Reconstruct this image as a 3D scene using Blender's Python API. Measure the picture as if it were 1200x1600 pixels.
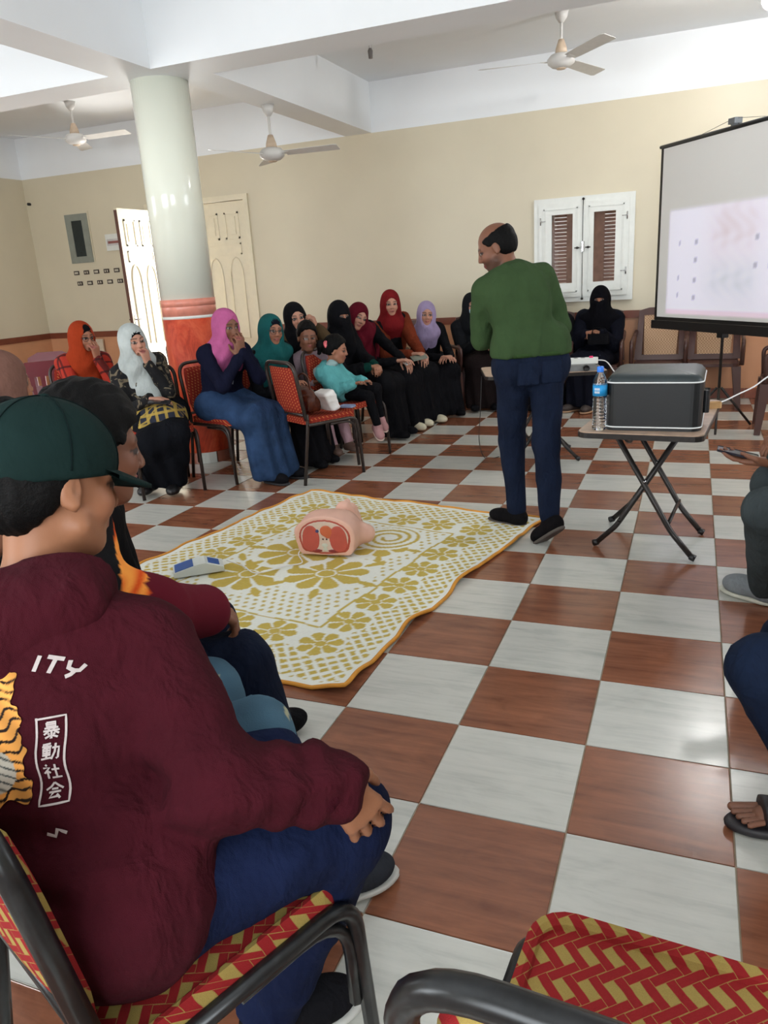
import bpy, math, random
import numpy as np
from mathutils import Vector, Matrix

# ------------------------------------------------------------------ camera, world, lights, exposure
SC = bpy.context.scene
COL = SC.collection
for o in list(bpy.data.objects):
    bpy.data.objects.remove(o, do_unlink=True)

cam_data = bpy.data.cameras.new('camera')
cam = bpy.data.objects.new('camera', cam_data)
COL.objects.link(cam)
CX = (0.93064188, 0.3609801, -0.05999215)
CY = (0.05396933, -0.29754942, -0.95317976)
CZ = (-0.36192956, 0.88383126, -0.29639381)
CAM = (-0.16709604, -1.6694924, 1.4033774)
cam.matrix_world = Matrix(((CX[0], -CY[0], -CZ[0], CAM[0]),
                           (CX[1], -CY[1], -CZ[1], CAM[1]),
                           (CX[2], -CY[2], -CZ[2], CAM[2]),
                           (0, 0, 0, 1)))
cam_data.sensor_fit = 'VERTICAL'
cam_data.sensor_height = 32.0
cam_data.sensor_width = 24.0
cam_data.lens = 1195.33 / 1600 * 32.0
cam_data.clip_start = 0.02
SC.camera = cam

SC.view_settings.view_transform = 'Standard'
SC.view_settings.look = 'None'
SC.view_settings.gamma = 1.0
SC.view_settings.use_curve_mapping = False
SC.view_settings.exposure = 0.22

world = bpy.data.worlds.new('sky')
SC.world = world
world.use_nodes = True
wn = world.node_tree.nodes
wn['Background'].inputs[0].default_value = (0.80, 0.90, 1.0, 1)
wn['Background'].inputs[1].default_value = 2.6

def area_light(name, loc, direction, sx, sy, power, color):
    ld = bpy.data.lights.new(name, 'AREA')
    ld.shape = 'RECTANGLE'; ld.size = sx; ld.size_y = sy
    ld.energy = power; ld.color = color
    o = bpy.data.objects.new(name, ld)
    o.location = loc
    o.rotation_euler = Vector(direction).to_track_quat('-Z', 'Z').to_euler()
    COL.objects.link(o)
    return o
# daylight through the windows of the two walls behind the photographer
area_light('window_daylight', (-4.6, -3.57, 1.75), (0, 1, 0.30), 3.0, 1.5, 160, (0.92, 0.97, 1.0))
area_light('window_daylight', (0.0, -3.57, 1.75), (0, 1, 0.30), 2.6, 1.5, 105, (0.92, 0.97, 1.0))
area_light('window_daylight', (3.47, 2.6, 1.75), (-1, 0, -0.05), 3.4, 1.4, 70, (0.95, 0.97, 1.0))
area_light('window_daylight', (-8.52, 1.0, 1.75), (1, 0, 0.0), 2.2, 1.4, 45, (0.95, 0.98, 1.0))
# daylight falling through the open door
area_light('door_daylight', (-6.1, 7.3, 1.3), (0.15, -1, -0.1), 0.9, 2.2, 130, (1.0, 0.97, 0.93))

# ------------------------------------------------------------------ materials
def lin(c):
    return tuple(((x / 255.0) / 12.92 if x / 255.0 <= 0.04045 else ((x / 255.0 + 0.055) / 1.055) ** 2.4) for x in c)
MATS = {}
class NT:
    def __init__(s, name):
        s.m = bpy.data.materials.new(name); s.m.use_nodes = True
        s.t = s.m.node_tree; s.n = s.t.nodes; s.b = s.n['Principled BSDF']
    def new(s, typ, **kw):
        x = s.n.new(typ)
        for k, v in kw.items():
            if k.startswith('in_'):
                x.inputs[int(k[3:])].default_value = v
            else:
                setattr(x, k, v)
        return x
    def link(s, a, ai, b, bi):
        s.t.links.new(a.outputs[ai], b.inputs[bi])
    def math(s, op, a, b=None, clamp=False):
        x = s.n.new('ShaderNodeMath'); x.operation = op; x.use_clamp = clamp
        for i, v in enumerate((a, b)):
            if v is None: continue
            if isinstance(v, (int, float)): x.inputs[i].default_value = v
            else: s.t.links.new(v, x.inputs[i])
        return x.outputs[0]
    def mix(s, fac, a, b):
        x = s.n.new('ShaderNodeMix'); x.data_type = 'RGBA'
        for i, v in ((0, fac), (6, a), (7, b)):
            if isinstance(v, (int, float)): x.inputs[i].default_value = v
            elif isinstance(v, tuple): x.inputs[i].default_value = (v[0], v[1], v[2], 1)
            else: s.t.links.new(v, x.inputs[i])
        return x.outputs[2]
    def ramp(s, src, stops):
        x = s.n.new('ShaderNodeValToRGB')
        el = x.color_ramp.elements
        while len(el) < len(stops): el.new(0.5)
        for e, (p, c) in zip(el, stops):
            e.position = p; e.color = (c[0], c[1], c[2], 1)
        s.t.links.new(src, x.inputs[0])
        return x.outputs[0]
    def coord(s, which='Object', scale=(1, 1, 1), rot=(0, 0, 0), rnd=False):
        tc = s.n.new('ShaderNodeTexCoord'); mp = s.n.new('ShaderNodeMapping')
        mp.inputs['Scale'].default_value = scale; mp.inputs['Rotation'].default_value = rot
        s.t.links.new(tc.outputs[which], mp.inputs[0])
        if rnd:
            oi = s.n.new('ShaderNodeObjectInfo')
            v = s.n.new('ShaderNodeVectorMath'); v.operation = 'MULTIPLY'
            s.t.links.new(oi.outputs['Random'], v.inputs[0]); v.inputs[1].default_value = (37, 53, 11)
            w = s.n.new('ShaderNodeVectorMath'); w.operation = 'ADD'
            s.t.links.new(mp.outputs[0], w.inputs[0]); s.t.links.new(v.outputs[0], w.inputs[1])
            return w.outputs[0]
        return mp.outputs[0]
    def noise(s, vec, scale, detail=3, rough=0.55, dist=0.0):
        x = s.n.new('ShaderNodeTexNoise')
        x.inputs['Scale'].default_value = scale; x.inputs['Detail'].default_value = detail
        x.inputs['Roughness'].default_value = rough; x.inputs['Distortion'].default_value = dist
        s.t.links.new(vec, x.inputs['Vector'])
        return x.outputs[0]
    def bump(s, h, strength=0.3, dist=0.002):
        x = s.n.new('ShaderNodeBump'); x.inputs['Strength'].default_value = strength
        x.inputs['Distance'].default_value = dist
        s.t.links.new(h, x.inputs['Height']); s.t.links.new(x.outputs[0], s.b.inputs['Normal'])
    def color(s, c):
        if isinstance(c, tuple): s.b.inputs['Base Color'].default_value = (c[0], c[1], c[2], 1)
        else: s.t.links.new(c, s.b.inputs['Base Color'])

def plain(name, rgb, rough=0.6, metal=0.0, var=0.12, nscale=14, bump=0.0, bscale=200, spec=0.5, coat=0.0):
    if name in MATS: return MATS[name]
    t = NT(name); c = lin(rgb)
    v = t.coord('Object')
    n = t.noise(v, nscale, 3)
    t.color(t.ramp(n, [(0.3, tuple(x * (1 - var) for x in c)), (0.7, tuple(min(1, x * (1 + var)) for x in c))]))
    t.b.inputs['Roughness'].default_value = rough; t.b.inputs['Metallic'].default_value = metal
    t.b.inputs['Specular IOR Level'].default_value = spec
    t.b.inputs['Coat Weight'].default_value = coat
    if bump:
        t.bump(t.noise(v, bscale, 2), bump, 0.002)
    MATS[name] = t.m
    return t.m
def cloth(name, rgb, rough=0.9, var=0.15, wr=0.5, spec=0.08, weave=700):
    if name in MATS: return MATS[name]
    t = NT(name); c = tuple(x * 0.70 for x in lin(rgb)); v = t.coord('Object')
    n = t.noise(v, 9, 3)
    t.color(t.ramp(n, [(0.3, tuple(x * (1 - var) for x in c)), (0.72, tuple(min(1, x * (1 + var)) for x in c))]))
    t.b.inputs['Roughness'].default_value = rough
    t.b.inputs['Specular IOR Level'].default_value = spec
    big = t.noise(t.coord('Object', (1, 1, 0.5)), 20, 3, 0.55, 0.3)
    fine = t.noise(v, weave, 1)
    h = t.math('ADD', big, t.math('MULTIPLY', fine, 0.05))
    t.bump(h, min(1.0, wr), 0.03)
    MATS[name] = t.m
    return t.m
def vcol(name, rough=0.6, spec=0.4, bump=0.0, sss=0.0):
    if name in MATS: return MATS[name]
    t = NT(name)
    a = t.new('ShaderNodeAttribute', attribute_name='Col')
    t.color(a.outputs[0])
    t.b.inputs['Roughness'].default_value = rough; t.b.inputs['Specular IOR Level'].default_value = spec
    if sss:
        t.b.inputs['Subsurface Weight'].default_value = sss
        t.b.inputs['Subsurface Radius'].default_value = (0.01, 0.004, 0.002)
    if bump: t.bump(t.noise(t.coord('Object'), 300, 2), bump, 0.002)
    MATS[name] = t.m
    return t.m

def tile_mat(name, brown):
    t = NT(name)
    v = t.coord('Object', (1.4, 16, 1), rnd=True)
    v2 = t.coord('Object', (2.0, 4, 1), rnd=True)
    a = t.noise(v, 1.6, 6, 0.65, 0.5); b = t.noise(v2, 2.2, 4, 0.6, 1.5)
    f = t.math('ADD', t.math('MULTIPLY', a, 0.65), t.math('MULTIPLY', b, 0.35))
    if brown:
        c = t.ramp(f, [(0.30, lin((96, 57, 42))), (0.46, lin((128, 80, 58))), (0.60, lin((144, 92, 67))), (0.75, lin((156, 104, 79)))])
    else:
        c = t.ramp(f, [(0.32, lin((176, 177, 170))), (0.5, lin((196, 196, 188))), (0.72, lin((206, 205, 197)))])
    t.color(c)
    r = t.math('ADD', t.math('MULTIPLY', t.noise(t.coord('Object', rnd=True), 5, 3), 0.16), 0.15)
    t.t.links.new(r, t.b.inputs['Roughness'])
    t.b.inputs['Specular IOR Level'].default_value = 0.5
    t.bump(f, 0.06, 0.002)
    return t.m
M_BROWN = tile_mat('brown_wood_look_tile', True)
M_WHITE = tile_mat('white_marble_look_tile', False)
M_GROUT = plain('grout', (168, 150, 128), 0.9)

def weave_mat(name, red, yel, unit, big=True):
    """basket weave upholstery on object coordinates; big = red bars round yellow squares, else red with small yellow diamonds"""
    t = NT(name)
    tc = t.new('ShaderNodeTexCoord'); sp = t.new('ShaderNodeSeparateXYZ'); t.link(tc, 'Object', sp, 0)
    # x across depth or height: use x+z for the vertical backs so the weave never stretches
    xx = t.math('DIVIDE', t.math('ADD', sp.outputs[0], t.math('MULTIPLY', sp.outputs[2], 1.0)), unit)
    yy = t.math('DIVIDE', t.math('ADD', sp.outputs[1], t.math('MULTIPLY', sp.outputs[2], 0.6)), unit)
    wob = t.noise(tc.outputs['Object'], 25, 2)
    xx = t.math('ADD', xx, t.math('MULTIPLY', wob, 0.25)); yy = t.math('ADD', yy, t.math('MULTIPLY', wob, -0.2))
    if big:      # the cloth is cut on the bias
        xx, yy = t.math('MULTIPLY', t.math('SUBTRACT', xx, yy), 0.7071), t.math('MULTIPLY', t.math('ADD', xx, yy), 0.7071)
        a = t.math('FLOOR', xx); b = t.math('FLOOR', yy)
        idx = t.math('FLOORED_MODULO', t.math('ADD', a, t.math('MULTIPLY', b, 2)), 8)
        y1 = t.math('COMPARE', idx, 4); y2 = t.math('COMPARE', idx, 6)
        for q in (y1, y2): q.node.inputs[2].default_value = 0.1
        fx = t.math('FRACT', xx); fy = t.math('FRACT', yy)
        # thin dark seam lines between bars
        vert = t.math('MODULO', idx, 2)
        m = t.math('ADD', y1, y2, True)
        edge_v = t.math('GREATER_THAN', t.math('ABSOLUTE', t.math('SUBTRACT', fx, 0.5)), 0.44)
        edge_h = t.math('GREATER_THAN', t.math('ABSOLUTE', t.math('SUBTRACT', fy, 0.5)), 0.44)
        isv = t.math('GREATER_THAN', idx, 2.5)
        ish = t.math('LESS_THAN', idx, 2.5)
        seam = t.math('ADD', t.math('MULTIPLY', edge_v, isv), t.math('MULTIPLY', edge_h, ish), True)
        m = t.math('ADD', m, t.math('MULTIPLY', seam, 0.75), True)
    else:
        u = t.math('ADD', xx, yy); v = t.math('SUBTRACT', xx, yy)
        fu = t.math('ABSOLUTE', t.math('SUBTRACT', t.math('FRACT', u), 0.5))
        fv = t.math('ABSOLUTE', t.math('SUBTRACT', t.math('FRACT', v), 0.5))
        m = t.math('LESS_THAN', t.math('ADD', fu, fv), 0.27)
    c = t.mix(m, lin(red), lin(yel))
    dots = t.noise(tc.outputs['Object'], 900, 1)
    c = t.mix(t.math('MULTIPLY', dots, 0.35), c, lin((90, 40, 25)))
    t.color(c); t.b.inputs['Roughness'].default_value = 0.85; t.b.inputs['Specular IOR Level'].default_value = 0.2
    t.bump(dots, 0.4, 0.002)
    return t.m
M_WEAVE = weave_mat('red_yellow_basketweave', (146, 28, 34), (164, 144, 78), 0.0155, True)
M_DIAM = weave_mat('red_diamond_weave', (146, 40, 30), (200, 122, 70), 0.034, False)

# ------------------------------------------------------------------ mesh helpers
def link(o, parent=None):
    COL.objects.link(o)
    if parent is not None: o.parent = parent
    return o
def mesh_np(name, V, F, smooth=False):
    """V (n,3), F (m,k) all the same k, or list"""
    me = bpy.data.meshes.new(name)
    if isinstance(F, np.ndarray):
        m, k = F.shape
        me.vertices.add(len(V)); me.vertices.foreach_set('co', np.asarray(V, np.float32).ravel())
        me.loops.add(m * k); me.loops.foreach_set('vertex_index', F.astype(np.int32).ravel())
        me.polygons.add(m); me.polygons.foreach_set('loop_start', np.arange(0, m * k, k, dtype=np.int32))
        me.polygons.foreach_set('loop_total', np.full(m, k, np.int32))
    else:
        me.from_pydata([tuple(v) for v in V], [], F)
    me.update(calc_edges=True)
    if smooth: me.polygons.foreach_set('use_smooth', np.ones(len(me.polygons), bool))
    return me
class MB:
    """collects simple solids into one mesh"""
    def __init__(s): s.v = []; s.f = []; s.sm = []; s.mi = []; s.cur = 0
    def add(s, V, F, smooth=False):
        b = len(s.v); s.v += [tuple(map(float, p)) for p in V]
        for q in F: s.f.append([b + i for i in q]); s.sm.append(smooth); s.mi.append(s.cur)
    def box(s, lo, hi, bev=0.0):
        x0, y0, z0 = lo; x1, y1, z1 = hi
        if bev <= 0:
            s.add([(x0, y0, z0), (x1, y0, z0), (x1, y1, z0), (x0, y1, z0), (x0, y0, z1), (x1, y0, z1), (x1, y1, z1), (x0, y1, z1)],
                  [(0, 3, 2, 1), (4, 5, 6, 7), (0, 1, 5, 4), (1, 2, 6, 5), (2, 3, 7, 6), (3, 0, 4, 7)])
        else:
            s.rbox(((x0 + x1) / 2, (y0 + y1) / 2), (x1 - x0) / 2, (y1 - y0) / 2, z0, z1, bev, 1, min(bev, (z1 - z0) / 2.01))
        return s
    def rbox(s, c, hx, hy, z0, z1, r, seg=4, bz=0.0, bseg=1):
        """rounded-rectangle prism with bevelled top and bottom edges"""
        def ring(rr, z, ins):
            out = []
            for cx, cy, a0 in ((hx - r, hy - r, 0), (-hx + r, hy - r, 90), (-hx + r, -hy + r, 180), (hx - r, -hy + r, 270)):
                for k in range(seg + 1):
                    a = math.radians(a0 + 90 * k / seg)
                    out.append((c[0] + cx + (r - ins) * math.cos(a), c[1] + cy + (r - ins) * math.sin(a), z))
            return out
        rings = []
        if bz > 0:
            for k in range(bseg + 1):
                a = math.pi / 2 * k / bseg
                rings.append(ring(r, z0 + bz * (1 - math.sin(a)), min(bz * (1 - math.cos(a + 0)) if False else bz * math.cos(a), r * 0.999)))
            for k in range(bseg + 1):
                a = math.pi / 2 * k / bseg
                rings.append(ring(r, z1 - bz * (1 - math.cos(a)), min(bz * math.sin(a), r * 0.999)))
        else:
            rings = [ring(r, z0, 0), ring(r, z1, 0)]
        n = len(rings[0]); V = [p for R_ in rings for p in R_]; F = []
        for i in range(len(rings) - 1):
            for j in range(n):
                F.append((i * n + j, i * n + (j + 1) % n, (i + 1) * n + (j + 1) % n, (i + 1) * n + j))
        F.append(tuple(reversed(range(n)))); F.append(tuple(range((len(rings) - 1) * n, len(rings) * n)))
        s.add(V, F); return s
    def tube(s, pts, r, seg=8, smooth=True, square=False, caps=True):
        pts = [Vector(p) for p in pts]
        rs = r if isinstance(r, (list, tuple)) else [r] * len(pts)
        n = len(pts); V = []; up = None
        for i, p in enumerate(pts):
            t = (pts[min(i + 1, n - 1)] - pts[max(i - 1, 0)]).normalized()
            if up is None:
                up = Vector((0, 0, 1)) if abs(t.z) < 0.9 else Vector((0, 1, 0))
            sd = t.cross(up).normalized(); up = sd.cross(t).normalized()
            for k in range(4 if square else seg):
                a = 2 * math.pi * (k + 0.5) / (4 if square else seg)
                q = rs[i] * (1.41421 if square else 1)
                V.append(p + sd * math.cos(a) * q + up * math.sin(a) * q)
        m = 4 if square else seg; F = []
        for i in range(n - 1):
            for k in range(m):
                F.append((i * m + k, i * m + (k + 1) % m, (i + 1) * m + (k + 1) % m, (i + 1) * m + k))
        if caps:
            F.append(tuple(reversed(range(m)))); F.append(tuple(range((n - 1) * m, n * m)))
        s.add(V, F, smooth and not square); return s
    def lathe(s, prof, c=(0, 0, 0), seg=24, smooth=True, axis='z'):
        V = []; F = []
        for (r, z) in prof:
            for k in range(seg):
                a = 2 * math.pi * k / seg
                p = (r * math.cos(a), r * math.sin(a), z)
                if axis == 'y': p = (p[0], z, p[1])
                if axis == 'x': p = (z, p[0], p[1])
                V.append((c[0] + p[0], c[1] + p[1], c[2] + p[2]))
        for i in range(len(prof) - 1):
            for k in range(seg):
                q = (i * seg + k, i * seg + (k + 1) % seg, (i + 1) * seg + (k + 1) % seg, (i + 1) * seg + k)
                F.append(q if axis != 'y' else q[::-1])
        if prof[0][0] > 1e-5: F.append(tuple(reversed(range(seg))))
        if prof[-1][0] > 1e-5: F.append(tuple(range((len(prof) - 1) * seg, len(prof) * seg)))
        s.add(V, F, smooth); return s
    def build(s, name, mats, parent=None, loc=None):
        me = bpy.data.meshes.new(name); me.from_pydata(s.v, [], s.f); me.update()
        me.polygons.foreach_set('use_smooth', np.array(s.sm, bool))
        if not isinstance(mats, (list, tuple)): mats = [mats]
        for m in mats: me.materials.append(m)
        me.polygons.foreach_set('material_index', np.array(s.mi, np.int32))
        o = bpy.data.objects.new(name, me)
        if loc is not None: o.location = loc
        return link(o, parent)
def smooth_pts(pts, n=6, closed=False):
    """Catmull-Rom through pts"""
    P = [Vector(p) for p in pts]; out = []
    m = len(P)
    for i in range(m if closed else m - 1):
        p0 = P[(i - 1) % m] if closed or i > 0 else P[0]
        p1 = P[i]; p2 = P[(i + 1) % m]
        p3 = P[(i + 2) % m] if closed or i + 2 < m else P[-1]
        for k in range(n):
            t = k / n
            out.append(0.5 * ((2 * p1) + (-p0 + p2) * t + (2 * p0 - 5 * p1 + 4 * p2 - p3) * t * t + (-p0 + 3 * p1 - 3 * p2 + p3) * t ** 3))
    if not closed: out.append(P[-1])
    return out
def fillet(pts, r, n=5):
    """polyline with rounded corners"""
    P = [Vector(p) for p in pts]; out = [P[0]]
    for i in range(1, len(P) - 1):
        a = (P[i - 1] - P[i]); b = (P[i + 1] - P[i])
        rr = min(r, a.length * 0.49, b.length * 0.49)
        p = P[i] + a.normalized() * rr; q = P[i] + b.normalized() * rr
        for k in range(n + 1):
            t = k / n
            out.append(p * (1 - t) ** 2 + P[i] * 2 * t * (1 - t) + q * t * t)
    out.append(P[-1]); return out
def thing(name, label, cat, loc=(0, 0, 0), yaw=0.0, group=None):
    o = bpy.data.objects.new(name, None); o.empty_display_size = 0.1
    COL.objects.link(o); o.location = loc; o.rotation_euler = (0, 0, math.radians(yaw))
    return tag(o, label, cat, group)
def tag(o, label, cat, group=None):
    o['label'] = label; o['category'] = cat
    if group: o['group'] = group
    return o
def struct(o, kind='structure'):
    o['kind'] = kind; return o
def dup(root, loc, yaw, label, group=None):
    r = root.copy(); COL.objects.link(r); r.location = loc; r.rotation_euler = (0, 0, math.radians(yaw))
    r['label'] = label
    if group: r['group'] = group
    for ch in list(root.children):
        c = ch.copy(); COL.objects.link(c); c.parent = r
        for g_ in list(ch.children):
            d = g_.copy(); COL.objects.link(d); d.parent = c
    return r
def boxo(name, lo, hi, mat, parent=None, bev=0.0):
    return MB().box(lo, hi, bev).build(name, mat, parent)

# ------------------------------------------------------------------ the room
YW = 6.77; XL = -8.45; XR = 3.4; YN = -3.5; ZS = 2.86; ZC = 3.35
M_CREAM = plain('cream_wall_paint', (214, 204, 179), 0.42, var=0.03, nscale=1.5, bump=0.05, bscale=60)
M_WWHITE = plain('white_ceiling_paint', (238, 241, 243), 0.6, var=0.02, nscale=1.5)
M_PEACH = plain('peach_dado_paint', (206, 150, 112), 0.4, var=0.06, nscale=3)
M_STRIP = plain('brown_dado_rail', (120, 62, 42), 0.35, var=0.15, nscale=8)
M_DOORW = plain('cream_door_paint', (226, 216, 190), 0.4, var=0.03)
M_FRAMEW = plain('white_gloss_paint', (226, 228, 222), 0.32, var=0.03)
M_BLACK = plain('black_plastic', (22, 22, 24), 0.4)
M_DARKMET = plain('dark_painted_steel', (48, 44, 42), 0.38, 0.4, var=0.25, nscale=40)
M_CHROME = plain('chrome', (190, 190, 192), 0.2, 1.0, var=0.03)

def panel_wall(name, x0, x1, y0, y1, holes=(), axis='x'):
    """wall slab between z 0 and ZC split into painted zones; holes are (a0,a1,z0,z1) along the wall"""
    mb = MB()
    zones = [(0, 0.83, 0), (0.83, ZS, 1), (ZS, ZC + 0.1, 2)]
    a0, a1 = (x0, x1) if axis == 'x' else (y0, y1)
    cuts = sorted({a0, a1} | {h[0] for h in holes} | {h[1] for h in holes})
    for u, v in zip(cuts[:-1], cuts[1:]):
        for z0, z1, mi in zones:
            segs = [(z0, z1)]
            for h in holes:
                if h[0] <= u + 1e-6 and h[1] >= v - 1e-6:
                    new = []
                    for s0, s1 in segs:
                        if h[3] <= s0 or h[2] >= s1: new.append((s0, s1)); continue
                        if h[2] > s0: new.append((s0, h[2]))
                        if h[3] < s1: new.append((h[3], s1))
                    segs = new
            mb.cur = mi
            for s0, s1 in segs:
                if axis == 'x': mb.box((u, y0, s0), (v, y1, s1))
                else: mb.box((x0, u, s0), (x1, v, s1))
    return struct(mb.build(name, [M_PEACH, M_CREAM, M_WWHITE]))
DX0, DX1, DZ = -6.50, -5.15, 2.34
wall_back = panel_wall('wall_back', XL - 0.2, XR + 0.2, YW, YW + 0.2, [(DX0, DX1, 0, DZ), (-1.66, -0.83, 1.08, 1.96)])
wall_left = panel_wall('wall_left', XL - 0.2, XL, YN, YW, [(-0.1, 2.1, 1.05, 2.45)], 'y')
wall_right = panel_wall('wall_right', XR, XR + 0.2, YN, YW, [(0.9, 4.3, 1.05, 2.45)], 'y')
wall_near = panel_wall('wall_near', XL - 0.2, XR + 0.2, YN - 0.2, YN, [(-6.1, -3.1, 1.0, 2.5), (-1.3, 1.3, 1.0, 2.5)])
struct(boxo('ceiling', (XL - 0.2, YN - 0.2, ZC), (XR + 0.2, YW + 0.2, ZC + 0.15), M_WWHITE))
# beams: one along X over the column, one along Y through it
struct(MB().box((XL, 3.36, ZS), (XR, 3.72, ZC + 0.01)).build('trim_1', M_WWHITE))
struct(MB().box((-4.13, YN, ZS), (-3.77, 3.36, ZC + 0.01)).build('trim_2', M_WWHITE))
struct(MB().box((-3.80, 3.72, ZS), (-3.49, YW, ZC + 0.01)).build('trim_3', M_WWHITE))
# dado rail and skirting tiles
struct(MB().box((DX1 + 0.06, YW - 0.018, 0.825), (XR, YW, 0.90)).box((XL, YW - 0.018, 0.825), (DX0 - 0.06, YW, 0.90)).build('trim_4', M_STRIP))
struct(MB().box((XL, YN, 0.825), (XL + 0.018, YW, 0.90)).build('trim_5', M_STRIP))
base_back = struct(MB().box((XL, YW - 0.010, 0), (DX0 - 0.06, YW, 0.10)).box((DX1 + 0.06, YW - 0.010, 0), (XR, YW, 0.10)).build('baseboard_back', M_GROUT))
base_left = struct(MB().box((XL, YN, 0), (XL + 0.010, YW, 0.10)).build('baseboard_left', M_GROUT))
st = MB().box((-0.198, -0.009, 0.0), (0.198, 0.0, 0.10), 0.0015)
skirt_me = None
M_SKIRT = plain('brown_skirting_tile', (134, 76, 58), 0.3, var=0.2, nscale=12)
x = XL + 0.2; 
while x < 2.0:
    if not (DX0 - 0.2 < x < DX1 + 0.2) and x > -6:
        if skirt_me is None:
            o = st.build('skirting_tile', M_SKIRT, base_back); skirt_me = o.data
        else:
            o = link(bpy.data.objects.new('skirting_tile', skirt_me), base_back)
        o.location = (x, YW - 0.010, 0.001)
    x += 0.4

# floor slab and tiles
floor = struct(boxo('floor', (XL - 0.2, YN - 0.2, -0.12), (XR + 0.2, YW + 0.2, -0.004), M_GROUT))
def view_px(p):
    d = [p[i] - CAM[i] for i in range(3)]
    z = sum(a * b for a, b in zip(CZ, d))
    return (600 + 1195.33 * sum(a * b for a, b in zip(CX, d)) / z, 800 + 1195.33 * sum(a * b for a, b in zip(CY, d)) / z, z)
tile_mb = MB().box((-0.198, -0.198, -0.010), (0.198, 0.198, 0.0), 0.0012)
tiles = []
for i in range(-22, 9):
    for j in range(-9, 17):
        cx, cy = (i + 0.5) * 0.4, (j + 0.5) * 0.4
        if cx < XL or cx > XR or cy < YN or cy > YW: continue
        u, v, z = view_px((cx, cy, 0))
        vis = z > 0.3 and -120 < u < 1320 and v < 1720
        tiles.append(((0 if vis else 1), z, cx, cy, (i + j) % 2))
tiles.sort()
proto = [tile_mb.build('floor_tile', M_WHITE, floor), tile_mb.build('floor_tile', M_BROWN, floor)]
rest = [MB(), MB()]; first = [True, True]
for n, (_, z, cx, cy, odd) in enumerate(tiles):
    if n < 298:
        if first[odd]: o = proto[odd]; first[odd] = False
        else: o = link(bpy.data.objects.new('floor_tile', proto[odd].data), floor)
        o.location = (cx, cy, 0)
    else:
        rest[odd].box((cx - 0.198, cy - 0.198, -0.010), (cx + 0.198, cy + 0.198, 0.0))
for odd, m in ((0, M_WHITE), (1, M_BROWN)):
    struct(rest[odd].build('floor_tiles', m, floor), 'stuff')

# ------------------------------------------------------------------ column
M_COLW = plain('glossy_cream_column_paint', (236, 239, 224), 0.16, var=0.02, nscale=2, coat=0.3)
def marbled():
    t = NT('marbled_orange_paint'); v = t.coord('Object', (1, 1, 0.45))
    n = t.noise(v, 5, 7, 0.7, 2.2)
    t.color(t.ramp(n, [(0.3, lin((150, 40, 22))), (0.48, lin((206, 74, 46))), (0.62, lin((222, 100, 66))), (0.8, lin((190, 60, 36)))]))
    t.b.inputs['Roughness'].default_value = 0.28; t.bump(n, 0.15, 0.003)
    return t.m
M_ORANGE = marbled()
CC = (-3.95, 3.70)
col = thing('column', 'round column, cream above with pink band and marbled orange below', 'column', (CC[0], CC[1], 0))
col['kind'] = 'structure'
MB().lathe([(0.212, 1.31), (0.212, ZS)], seg=48).build('upper_shaft', M_COLW, col)
MB().lathe([(0.216, 1.255), (0.216, 1.31)], seg=48).build('pink_band', plain('pink_band_paint', (222, 142, 122), 0.3), col)
MB().lathe([(0.214, 1.18), (0.214, 1.30)], seg=48).build('pink_band', MATS['pink_band_paint'], col)
MB().lathe([(0.2155, 1.16), (0.2155, 1.182)], seg=48).build('white_ring', M_FRAMEW, col)
MB().lathe([(0.216, 0.09), (0.216, 1.16)], seg=48).build('lower_shaft', M_ORANGE, col)
for k in range(10):
    mb = MB(); V = []; a0 = 2 * math.pi * k / 10 + 0.02; a1 = 2 * math.pi * (k + 1) / 10 - 0.02
    for r_ in (0.21, 0.226):
        for z_ in (0.0, 0.09):
            for q in range(5):
                a = a0 + (a1 - a0) * q / 4; V.append((r_ * math.cos(a), r_ * math.sin(a), z_))
    F = []
    for q in range(4):
        F += [(10 + q, 11 + q, 16 + q, 15 + q), (5 + q, 15 + q, 16 + q, 6 + q), (q, q + 1, 11 + q, 10 + q)]
    F += [(0, 10, 15, 5), (4, 9, 19, 14)]
    mb.add(V, F); mb.build('base_tile', [M_WHITE, M_SKIRT][k % 2], col)

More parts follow.
